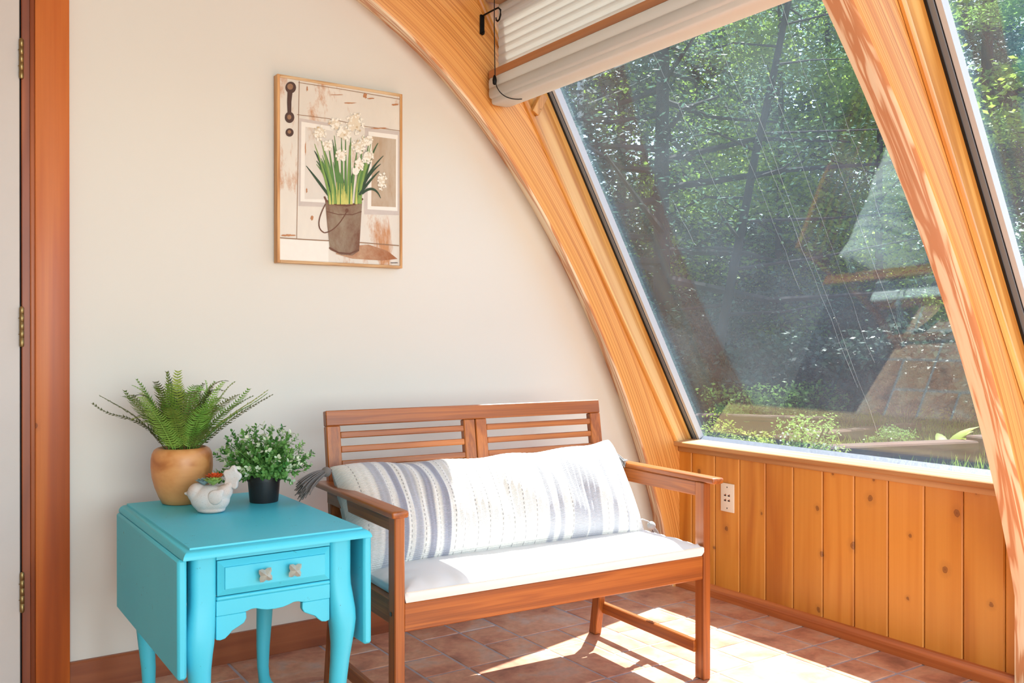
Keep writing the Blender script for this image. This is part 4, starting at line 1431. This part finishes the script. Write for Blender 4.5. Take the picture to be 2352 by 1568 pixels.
def sprig(az, lift, length, seed):
    random.seed(seed)
    ca, sa = math.cos(az), math.sin(az)
    p = Vector((ca * 0.012, sa * 0.012, 0.072))
    pts = [p.copy()]
    n = 8
    ang = lift
    for i in range(n):
        ang += random.uniform(-.12, .10)
        p = p + Vector((math.cos(ang) * ca, math.cos(ang) * sa, math.sin(ang))) * (length / n) + Vector((random.uniform(-1, 1), random.uniform(-1, 1), 0)) * 0.0015
        pts.append(p.copy())
    vs, fs = tube_data(pts, 0.0009, 4, caps=False)
    mi = [0] * len(fs)
    pale = random.random() < 0.45
    for br in range(8):
        bi = n - br if br else n
        base = pts[max(bi - (1 if br else 0), 2)]
        axis = (pts[n] - pts[n - 2]).normalized()
        d = (axis + Vector((random.uniform(-1, 1), random.uniform(-1, 1), random.uniform(-.5, 1))) * (0.25 if br == 0 else 0.9)).normalized()
        L = random.uniform(0.014, 0.026)
        tube_data([base, base + d * L], 0.0007, 3, vs, fs, caps=False)
        mi += [0] * 3
        for k in range(9):
            t = 0.15 + 0.85 * k / 8
            q = base + d * L * t
            o = Vector((random.gauss(0, 1), random.gauss(0, 1), random.gauss(0, 1)))
            o = (o - d * o.dot(d)).normalized()
            ld = (o * 0.85 + d * 0.65).normalized()
            w = ld.cross(d).normalized()
            ll, lw = random.uniform(.0095, .0140), random.uniform(.0028, .0042)
            b = len(vs)
            vs += [tuple(q), tuple(q + ld * ll * .5 + w * lw), tuple(q + ld * ll * .9 + w * lw * .6), tuple(q + ld * ll), tuple(q + ld * ll * .9 - w * lw * .6), tuple(q + ld * ll * .5 - w * lw)]
            fs.append((b, b + 1, b + 2, b + 3, b + 4, b + 5))
            mi.append(1 if (pale and br < 3 and k > 4) else 0)
    return mk("sprig", vs, fs, None, shrub, mats=[BOXG, BOXW], midx=mi)
random.seed(9)
ns = 96
for k in range(ns):
    f = (k + .5) / ns
    el = math.asin(1 - 1.02 * f)
    az = k * 2.39996
    r = random.uniform(.100, .122) * (0.90 + 0.20 * math.sin(max(el, 0)))
    sprig(az, max(el, 0.05) + 0.14, r, 300 + k)

# ------------------------------------------------------------------ ceramic bird planter with three succulents
def speckle_material():
    m = NT("speckled_cement")
    v = coords(m, 'Object', (1, 1, 1), False)
    n = m.noise(v, 420, 3.0, 0.7)
    n2 = m.noise(v, 16, 3.0, 0.5)
    c = m.mix(m.ramp(n2.outputs[0], [(.4, (0, 0, 0, 1)), (.65, (1, 1, 1, 1))]), lin((214, 208, 204)), lin((214, 192, 180)))
    f = m.ramp(n.outputs[0], [(.30, (.55, .55, .55, 1)), (.42, (1, 1, 1, 1))])
    c = m.mix(1.0, c, f, 'MULTIPLY')
    b = m.bsdf(**{"Base Color": c, "Roughness": 0.8})
    m.set(b.inputs['Normal'], m.bump(n.outputs[0], 0.2, 0.001))
    return m.mat
CEM = speckle_material()
bird = empty("bird_planter", (0.694, 2.478, TZ), R_AZ, label="speckled grey bird-shaped planter holding three succulents on the turquoise table", cat="planter")
def blob(name, ells, voxel, mat, parent, cut_z=None, smooth_it=6):
    bm = bmesh.new()
    for (c, r, rot) in ells:
        mtx = Matrix.Translation(c) @ rot.to_4x4() @ Matrix.Diagonal((*r, 1))
        bmesh.ops.create_uvsphere(bm, u_segments=28, v_segments=18, radius=1.0, matrix=mtx)
    me = bpy.data.meshes.new(name)
    bm.to_mesh(me); bm.free()
    tmp = bpy.data.objects.new(name + "_tmp", me)
    COL.objects.link(tmp)
    rm = tmp.modifiers.new("r", 'REMESH'); rm.mode = 'VOXEL'; rm.voxel_size = voxel
    sm = tmp.modifiers.new("s", 'SMOOTH'); sm.factor = 0.6; sm.iterations = smooth_it
    dg = bpy.context.evaluated_depsgraph_get()
    out = bpy.data.meshes.new_from_object(tmp.evaluated_get(dg))
    bpy.data.objects.remove(tmp)
    if cut_z is not None:
        for v in out.vertices:
            if v.co.z < cut_z:
                v.co.z = cut_z
    out.materials.clear()
    out.materials.append(mat)
    out.polygons.foreach_set("use_smooth", [True] * len(out.polygons))
    o = bpy.data.objects.new(name, out)
    return link(o, parent)
I3 = Matrix.Identity(3)
RY = lambda d: Matrix.Rotation(math.radians(d), 3, 'Y')
blob("body", [((-0.002, 0, 0.036), (0.052, 0.036, 0.038), I3), ((-0.036, 0, 0.052), (0.0265, 0.0255, 0.0265), I3), ((0.030, 0, 0.050), (0.030, 0.024, 0.022), RY(-35)), ((0.044, 0, 0.066), (0.020, 0.014, 0.012), RY(-50)),
              ((0.0, 0, 0.008), (0.038, 0.028, 0.010), I3), ((-0.064, 0, 0.050), (0.008, 0.0055, 0.005), RY(8))], 0.0022, CEM, bird, cut_z=0.0)
blob("wing", [((0.021, -0.032, 0.045), (0.0205, 0.007, 0.020), RY(-20)), ((0.032, -0.029, 0.056), (0.013, 0.006, 0.010), RY(-40))], 0.0022, CEM, bird)
tail = []
cxt, czt = 0.0565, 0.093
ol = []
for k in range(40):
    a = 2 * math.pi * k / 40
    r = 0.0255 + 0.0042 * math.cos(5 * a - 0.6)
    ol.append((cxt + r * math.cos(a) * 0.84, czt + r * math.sin(a) * 1.12))
extrude_poly("tail", ol, -0.007, 0.007, CEM, bird, bev=0.003, seg=2)
def succulent(name, c, rings, length, width, mat, seed):
    random.seed(seed)
    vs, fs = [], []
    for ri in range(rings):
        n = 7 if ri < rings - 1 else 5
        el = 0.5 + 0.85 * ri / max(rings - 1, 1)
        L = length * (1 - 0.42 * ri / max(rings - 1, 1))
        for k in range(n):
            az = 2 * math.pi * (k + 0.5 * (ri % 2)) / n + random.uniform(-.1, .1)
            d = Vector((math.cos(el) * math.cos(az), math.cos(el) * math.sin(az), math.sin(el)))
            w = Vector((-math.sin(az), math.cos(az), 0))
            u = d.cross(w) * -1
            b = len(vs)
            c0 = Vector(c)
            sec = [(0.0, .35, .5), (0.4, .9, 1.0), (0.75, .8, .7), (1.0, 0.03, 0.03)]
            for t, ww, tt in sec:
                q = c0 + d * L * t + u * (-0.10 * L * math.sin(t * 2.6))
                for (a_, b_) in ((1, 0), (0, .45), (-1, 0), (0, -.45)):
                    vs.append(tuple(q + w * (a_ * width * ww * (1 - .3 * ri / rings)) + u * (b_ * width * tt)))
            for s in range(3):
                for e in range(4):
                    fs.append((b + s * 4 + e, b + s * 4 + (e + 1) % 4, b + s * 4 + 4 + (e + 1) % 4, b + s * 4 + 4 + e))
            fs.append((b + 12, b + 13, b + 14, b + 15))
    return mk(name, vs, fs, mat, bird, smooth=60)
succulent("succulent", (0.012, -0.018, 0.076), 4, 0.031, 0.0082, leafmat("succulent_green", (104, 158, 66), (188, 208, 116), 0.1, rnd=False, scale=90), 1)
succulent("succulent", (0.008, 0.006, 0.084), 4, 0.031, 0.0070, leafmat("succulent_red", (222, 70, 34), (240, 120, 60), 0.1, rnd=False, scale=90), 2)
succulent("succulent", (-0.017, -0.004, 0.074), 4, 0.027, 0.0072, leafmat("succulent_blue", (110, 146, 152), (160, 186, 188), 0.1, rnd=False, scale=90), 3)

# ------------------------------------------------------------------ garden and woodland outside the glass
GZ = 0.15
def ground_material():
    m = NT("garden_ground")
    v = coords(m, 'Object', (1, 1, 1), False)
    n = m.noise(v, 1.1, 5.0, 0.6)
    n2 = m.noise(v, 24.0, 4.0, 0.7)
    c = m.ramp(n.outputs[0], [(0.35, (56, 50, 32)), (0.5, (92, 92, 42)), (0.62, (124, 94, 48)), (0.75, (74, 98, 40))])
    c = m.mix(0.4, c, m.ramp(n2.outputs[0], [(.3, (90, 80, 50)), (.7, (200, 200, 130))]), 'MULTIPLY')
    b = m.bsdf(**{"Base Color": c, "Roughness": 0.95})
    m.set(b.inputs['Normal'], m.bump(n2.outputs[0], 0.8, 0.05))
    return m.mat
vs, fs = [], []
gx, gy = np.linspace(2.9, 60, 50), np.linspace(-30, 60, 70)
for x in gx:
    for y in gy:
        vs.append((x, y, -0.3 + 0.45 * (1 - math.exp(-(x - 2.9) / 1.2)) + 0.012 * max(x - 8, 0) + 0.03 * math.sin(x * 1.3 + y) * math.sin(y * .9)))
for i in range(len(gx) - 1):
    for j in range(len(gy) - 1):
        a = i * len(gy) + j
        fs.append((a, a + len(gy), a + len(gy) + 1, a + 1))
mk("garden_ground", vs, fs, ground_material(), smooth=180, label="sunlit rough garden ground outside the window", cat="ground", kind="structure")
def gz(x, y):
    return -0.3 + 0.45 * (1 - math.exp(-(x - 2.9) / 1.2)) + 0.012 * max(x - 8, 0) + 0.03 * math.sin(x * 1.3 + y) * math.sin(y * .9)

TIMBER = wood("landscape_timber", (84, 38, 30), (64, 29, 23), (36, 17, 15), 'X', ring=3, along=1.2, across=14, rough=0.8, fine=0.6, coat=0)
def timber(p0, p1, w, h, label):
    a, b = Vector((*p0, 0)), Vector((*p1, 0))
    L = (b - a).length
    o = box("landscape_timber", 0, L, -w / 2, w / 2, 0, h, TIMBER, bev=0.012, label=label, cat="timber", group="timbers edging the garden beds")
    o.location = (p0[0], p0[1], min(gz(*p0), gz(*p1)) - 0.03)
    o.rotation_euler = (0, 0, math.atan2(b.y - a.y, b.x - a.x))
    return o
timber((6.35, 6.35), (7.1, 5.35), 0.16, 0.26, "short reddish garden timber beyond the yellow shrubs, left of the others")
timber((6.1, 5.15), (8.2, 5.25), 0.15, 0.17, "long weathered timber behind the small flowering weeds")
timber((5.2, 4.15), (6.55, 3.75), 0.18, 0.24, "dark thick timber nearest the window sill at right")
timber((6.55, 3.72), (8.1, 3.3), 0.18, 0.24, "brown timber continuing from the nearest timber toward the arch beam")

L_PINE = leafmat("pine_foliage", (64, 96, 84), (124, 154, 124), 0.45, 0.5, 0.9)
L_MAPLE = leafmat("maple_foliage", (92, 132, 56), (180, 200, 90), 0.55, 0.5, 0.8)
L_DARK = leafmat("dark_foliage", (34, 54, 50), (74, 100, 82), 0.3, 0.5, 0.8)
L_BUSH = leafmat("bush_foliage", (72, 112, 52), (140, 172, 88), 0.5, 0.5, 1.5)
L_YELLOW = leafmat("yellow_green_foliage", (112, 132, 46), (176, 184, 92), 0.5, 0.5, 3.0)
L_WHITE = leafmat("white_blossom", (226, 230, 214), (246, 248, 240), 0.3, 0.6, 3.0)
BARK = plain("pine_bark", (34, 32, 34), 0.95, var=0.35, nscale=9.0, bump=1.0)
BIRCH = plain("birch_bark", (214, 212, 208), 0.8, var=0.25, nscale=5.0, bump=0.4)

def leaf_cloud(centres, radii, count, size, aspect=0.5, flat=0.6):
    """numpy cloud of small leaf quads; returns verts, faces"""
    idx = rng.integers(0, len(centres), count)
    C_ = np.array(centres)[idx]
    R_ = np.array(radii)[idx]
    d = rng.normal(size=(count, 3))
    d /= np.linalg.norm(d, axis=1)[:, None]
    r = rng.random(count) ** 0.45
    P = C_ + d * r[:, None] * R_
    a = rng.normal(size=(count, 3)); a[:, 2] *= flat
    a /= np.linalg.norm(a, axis=1)[:, None]
    b = np.cross(a, rng.normal(size=(count, 3)))
    b /= np.linalg.norm(b, axis=1)[:, None]
    s = size * rng.uniform(.6, 1.3, count)[:, None]
    V_ = np.stack([P - a * s, P + b * s * aspect, P + a * s, P - b * s * aspect], 1).reshape(-1, 3)
    F_ = np.arange(count * 4).reshape(-1, 4)
    return V_, F_
def np_mesh(name, V_, F_, mat, parent, **kw):
    me = bpy.data.meshes.new(name)
    me.vertices.add(len(V_)); me.vertices.foreach_set("co", V_.astype(np.float32).ravel())
    me.loops.add(F_.size); me.loops.foreach_set("vertex_index", F_.astype(np.int32).ravel())
    me.polygons.add(len(F_)); me.polygons.foreach_set("loop_start", (np.arange(len(F_)) * F_.shape[1]).astype(np.int32))
    me.polygons.foreach_set("loop_total", np.full(len(F_), F_.shape[1], np.int32))
    me.update(calc_edges=True)
    me.validate()
    me.materials.append(mat)
    o = bpy.data.objects.new(name, me)
    return link(o, parent, **kw)

LN, LS = 3.0, 0.52
def tree(loc, h, rad, lmat, bark, label, kind, nleaf, lsize, seed, lean=(0, 0), crown0=0.15, spread=1.6, nb=26, bk=1.0, group="woodland trees outside the window"):
    random.seed(seed)
    x, y = loc
    root = empty("pine_tree" if kind == 'pine' else "broadleaf_tree", (x, y, gz(x, y) - 0.1), label=label, cat="tree", group=group)
    tp = [Vector((lean[0] * (k / 10) ** 1.2 + random.uniform(-.03, .03) * h * .1, lean[1] * (k / 10) ** 1.2 + random.uniform(-.03, .03) * h * .1, h * k / 10)) for k in range(11)]
    tube("trunk", tp, [rad * (1 - 0.75 * k / 10) for k in range(11)], bark, root, n=9)
    cen, rr = [], []
    vs, fs = [], []
    for b in range(nb):
        t = crown0 + (0.97 - crown0) * (b + random.random()) / nb
        f = t * 10
        i = min(int(f), 9)
        p = tp[i].lerp(tp[i + 1], f - i)
        az = b * 2.4 + random.uniform(-.5, .5)
        L = spread * (1.15 - t) * random.uniform(.7, 1.2) if kind == 'pine' else spread * math.sin(math.pi * min(t * .9 + .12, 1)) * random.uniform(.6, 1.1)
        up = random.uniform(-.25, .25) if kind == 'pine' else random.uniform(.1, .8)
        e = p + Vector((math.cos(az) * L, math.sin(az) * L, up * L * .6))
        mid = p.lerp(e, .5) + Vector((random.uniform(-.1, .1), random.uniform(-.1, .1), random.uniform(-.08, .12))) * L
        tube_data([p, mid, e], [bk * rad * .30 * (1.1 - t), bk * rad * .20 * (1.1 - t), bk * rad * .06], 5, vs, fs, caps=False)
        for q, s in ((0.45, .75), (0.75, .85), (1.0, .7)):
            c = p.lerp(mid, q * 2) if q < .5 else mid.lerp(e, (q - .5) * 2)
            cen.append(tuple(c))
            z = (.34 if kind == 'pine' else .7)
            rr.append((L * .42 * s + .12, L * .42 * s + .12, (L * .42 * s) * z + .08))
    mk("branches", vs, fs, bark, root)
    V_, F_ = leaf_cloud(cen, rr, int(nleaf * LN), lsize * LS, 0.28 if kind == 'pine' else 0.55, 0.4)
    np_mesh("foliage", V_, F_, lmat, root, kind="stuff")
    return root
def at(px, d):
    """floor-plane spot seen at image column px, d metres along the view axis"""
    k = (px - 1176.0) / 2116.0
    s, c = math.sin(math.radians(33.744)), math.cos(math.radians(33.744))
    return (d * (s + k * c), d * (c - k * s))
tree(at(1520, 11.0), 8.6, 0.12, L_PINE, BARK, "dark straight pine trunk in the middle of the large window", 'pine', 2400, 0.06, 1, nb=52, crown0=0.16, spread=3.0, bk=1.7)
tree(at(1625, 10.0), 7.4, 0.06, L_PINE, BARK, "thin leaning pine right of the dark straight trunk", 'pine', 1300, 0.055, 2, lean=(0.9, -1.2), nb=30, crown0=0.16, spread=1.9, bk=1.5)
tree(at(1330, 12.0), 8.2, 0.07, L_DARK, BIRCH, "pale birch trunk at the upper left of the large window", 'leaf', 6500, 0.07, 3, crown0=0.25, spread=1.9)
tree(at(1425, 14.5), 9.0, 0.10, L_DARK, BARK, "dark pine between the birch and the straight pine", 'pine', 8000, 0.09, 4, spread=2.3, nb=34)
tree(at(1790, 12.5), 7.6, 0.06, L_MAPLE, BARK, "bright yellow green maple right of the leaning pine", 'leaf', 7000, 0.075, 5, crown0=0.18, spread=2.0)
tree(at(1900, 14.0), 8.6, 0.08, L_PINE, BARK, "green pine behind the yellow green maple", 'pine', 8500, 0.09, 6, spread=2.4, nb=34)
tree(at(2020, 12.0), 7.0, 0.06, L_MAPLE, BARK, "bright leafy tree beside the inner edge of the arch beam", 'leaf', 6500, 0.075, 7, crown0=0.15, spread=1.8)
tree(at(2270, 13.0), 8.4, 0.14, L_DARK, BARK, "dark thick trunk seen through the second window", 'pine', 7000, 0.09, 8, spread=2.2, crown0=0.25)
tree(at(2400, 11.0), 6.4, 0.07, L_BUSH, BARK, "pale green pine at the right edge of the second window", 'pine', 6500, 0.08, 9, spread=2.0, nb=30)
tree(at(1600, 17.5), 11.5, 0.12, L_MAPLE, BARK, "far yellow green tree filling the gap behind the straight pine", 'leaf', 8000, 0.12, 10, crown0=0.1, spread=3.2)
tree(at(1280, 17.0), 11.0, 0.12, L_DARK, BARK, "far dark tree at the left edge of the large window", 'leaf', 8000, 0.12, 11, crown0=0.08, spread=3.0)
tree(at(1770, 19.0), 12.0, 0.13, L_DARK, BARK, "far dark tree behind the yellow green maple", 'leaf', 9000, 0.13, 12, crown0=0.08, spread=3.4)
tree(at(2080, 18.0), 11.5, 0.13, L_PINE, BARK, "far green tree behind the arch beam", 'leaf', 9000, 0.13, 13, crown0=0.08, spread=3.2)
tree(at(2320, 19.0), 9.5, 0.13, L_DARK, BARK, "far dark tree low behind the second window", 'leaf', 7000, 0.13, 14, crown0=0.08, spread=2.8)
tree(at(1480, 20.0), 12.0, 0.13, L_PINE, BARK, "far tall tree behind the dark straight trunk", 'leaf', 9000, 0.13, 15, crown0=0.08, spread=3.4)
tree(at(1950, 21.0), 12.5, 0.13, L_MAPLE, BARK, "far light green tree high behind the maple", 'leaf', 8000, 0.14, 16, crown0=0.08, spread=3.2)
tree(at(2560, 15.0), 9.0, 0.12, L_DARK, BARK, "dark tree beyond the right edge of the second window", 'leaf', 6000, 0.12, 17, crown0=0.08, spread=2.8)

def bush(loc, w, h, mat, label, n, size, seed, name="leafy_bush", group="undergrowth below the trees"):
    random.seed(seed)
    x, y = loc
    root = empty(name, (x, y, gz(x, y) - 0.03), label=label, cat="bush", group=group)
    cen, rr, vs, fs = [], [], [], []
    for k in range(14):
        az, r = random.uniform(0, 6.28), math.sqrt(random.random()) * w * .42
        z = random.uniform(.3, .85) * h
        cen.append((math.cos(az) * r, math.sin(az) * r, z))
        rr.append((w * .22, w * .22, h * .22))
        tube_data([(0, 0, 0), (math.cos(az) * r * .5, math.sin(az) * r * .5, z * .6), (math.cos(az) * r, math.sin(az) * r, z)], 0.008, 4, vs, fs, caps=False)
    mk("stems", vs, fs, BARK, root)
    V_, F_ = leaf_cloud(cen, rr, n, size, .5, .5)
    np_mesh("foliage", V_, F_, mat, root, kind="stuff")
    return root
B = [(1600, 10.6, 1.6, 1.5, L_DARK, "dark bush at the lower left corner of the window"),
     (1690, 11.2, 1.8, 1.7, L_DARK, "dark round bush right of the corner bush"),
     (1790, 10.8, 1.5, 1.3, L_BUSH, "light green bush below the leaning pine"),
     (1880, 11.6, 1.9, 1.9, L_DARK, "dark tall bush left of the reflected pillow"),
     (1990, 11.0, 1.6, 1.6, L_DARK, "dark bush behind the reflected floor"),
     (2110, 11.8, 1.8, 1.6, L_BUSH, "pale bush low beside the arch beam"),
     (2290, 9.6, 1.3, 1.5, L_BUSH, "pale feathery bush low in the second window"),
     (2370, 8.6, 0.9, 1.1, L_YELLOW, "yellow green bush at the lower edge of the second window"),
     (1950, 9.3, 1.4, 1.0, L_DARK, "low dark bush just beyond the long timber"),
     (2080, 9.0, 1.6, 1.15, L_DARK, "broad dark bush behind the pale rosette plant"),
     (2210, 9.2, 1.5, 1.1, L_DARK, "dark bush partly hidden by the arch beam"),
     (1660, 9.9, 1.4, 0.95, L_DARK, "low dark bush behind the bright grassy clump"),
     (1830, 9.9, 1.5, 1.0, L_DARK, "low dark bush behind the light leafy plant"),
     (1520, 12.5, 2.0, 2.2, L_DARK, "dark bush at the foot of the straight pine"),
     (1430, 12.5, 2.0, 2.6, L_DARK, "dark bush close to the window's left edge"),
     (1740, 14.0, 2.6, 2.8, L_DARK, "tall dark thicket behind the light green bush"),
     (2200, 14.5, 2.6, 2.6, L_DARK, "tall dark thicket behind the arch beam"),
     (1590, 14.5, 2.8, 3.0, L_DARK, "broad dark thicket behind the corner bushes"),
     (1920, 15.0, 2.8, 3.0, L_PINE, "broad green thicket behind the reflected pillow")]
for k, (px, d, w, h, mt_, lb) in enumerate(B):
    bush(at(px, d), w, h, mt_, lb, 5200, 0.034 if d < 12 else 0.05, 60 + k)
S = [(1630, 6.4, .46, .50, L_YELLOW, "small yellow green shrub nearest the window's left corner"),
     (1700, 6.2, .40, .36, L_YELLOW, "low yellow green shrub right of the corner shrub"),
     (1765, 6.1, .42, .40, L_YELLOW, "low bright shrub in front of the reddish timber"),
     (1840, 6.0, .44, .52, L_BUSH, "white flowering weed in front of the long timber"),
     (1890, 5.8, .40, .38, L_YELLOW, "low yellow shrub below the white flowers"),
     (1700, 9.2, .9, .5, L_BUSH, "bright grassy clump behind the reddish timber at left"),
     (1800, 9.4, .9, .45, L_BUSH, "bright grassy clump behind the reddish timber"),
     (1860, 9.0, .7, .55, L_BUSH, "light leafy plant behind the white flowers"),
     (2050, 7.6, .4, .25, L_BUSH, "small plant beyond the long timber")]
for k, (px, d, w, h, mt_, lb) in enumerate(S):
    o = bush(at(px, d), w, h, mt_, lb, 1300, 0.0125 if d < 8 else 0.022, 90 + k, "garden_shrub", "small plants in the garden beds")
    if k == 3:
        V_, F_ = leaf_cloud([(0, 0, .36), (.1, -.05, .28), (-.08, .06, .30)], [(.16, .16, .12)] * 3, 90, 0.012, .8, .6)
        np_mesh("blossoms", V_, F_, L_WHITE, o, kind="stuff")

def broadleaf(loc, n, L, label, seed, mat):
    random.seed(seed)
    root = empty("broad_leaved_plant", (loc[0], loc[1], gz(*loc)), label=label, cat="plant", group="broad leaved rosettes in the garden bed")
    for k in range(n):
        az = k * 2.4 + random.uniform(-.2, .2)
        el = random.uniform(.35, 1.2)
        LL = L * random.uniform(.7, 1.1)
        vs, fs = [], []
        for i in range(7):
            t = i / 6
            r = LL * t * math.cos(el - .7 * t)
            z = LL * t * math.sin(el - .5 * t) + .02
            w = LL * .15 * math.sin(math.pi * (t * .85 + .12))
            c = Vector((math.cos(az) * r, math.sin(az) * r, z))
            s = Vector((-math.sin(az), math.cos(az), 0)) * w
            vs += [tuple(c - s + Vector((0, 0, w * .3))), tuple(c), tuple(c + s + Vector((0, 0, w * .3)))]
        for i in range(6):
            a = i * 3
            fs += [(a, a + 1, a + 4, a + 3), (a + 1, a + 2, a + 5, a + 4)]
        mk("leaf", vs, fs, mat, root, smooth=180)
broadleaf(at(2170, 7.0), 16, .34, "large pale green rosette plant behind the nearest timbers", 1, L_YELLOW)
broadleaf(at(2065, 6.9), 10, .22, "smaller bright green rosette left of the large rosette", 2, L_BUSH)
broadleaf(at(1705, 8.8), 12, .34, "tall broad leaved plant behind the reddish timber", 3, L_BUSH)

# grass tufts over the near ground: uncountable
N_G = 5200
px_ = rng.uniform(1560, 2420, N_G)
dd = rng.uniform(5.2, 11.0, N_G)
kx = (px_ - 1176.0) / 2116.0
s_, c_ = math.sin(math.radians(33.744)), math.cos(math.radians(33.744))
X, Y = dd * (s_ + kx * c_), dd * (c_ - kx * s_)
Z = -0.3 + 0.45 * (1 - np.exp(-(X - 2.9) / 1.2)) + 0.012 * np.maximum(X - 8, 0) + 0.03 * np.sin(X * 1.3 + Y) * np.sin(Y * .9)
P = np.stack([X, Y, Z], 1)
az = rng.uniform(0, 6.28, N_G)
w = np.stack([np.cos(az), np.sin(az), np.zeros(N_G)], 1) * 0.008
tip = np.stack([rng.normal(0, .04, N_G), rng.normal(0, .04, N_G), rng.uniform(.05, .15, N_G)], 1)
V_ = np.stack([P - w, P + w, P + tip], 1).reshape(-1, 3)
np_mesh("garden_grass", V_, np.arange(N_G * 3).reshape(-1, 3), L_YELLOW, None, label="thin sunlit grass over the garden ground", cat="grass", kind="stuff")
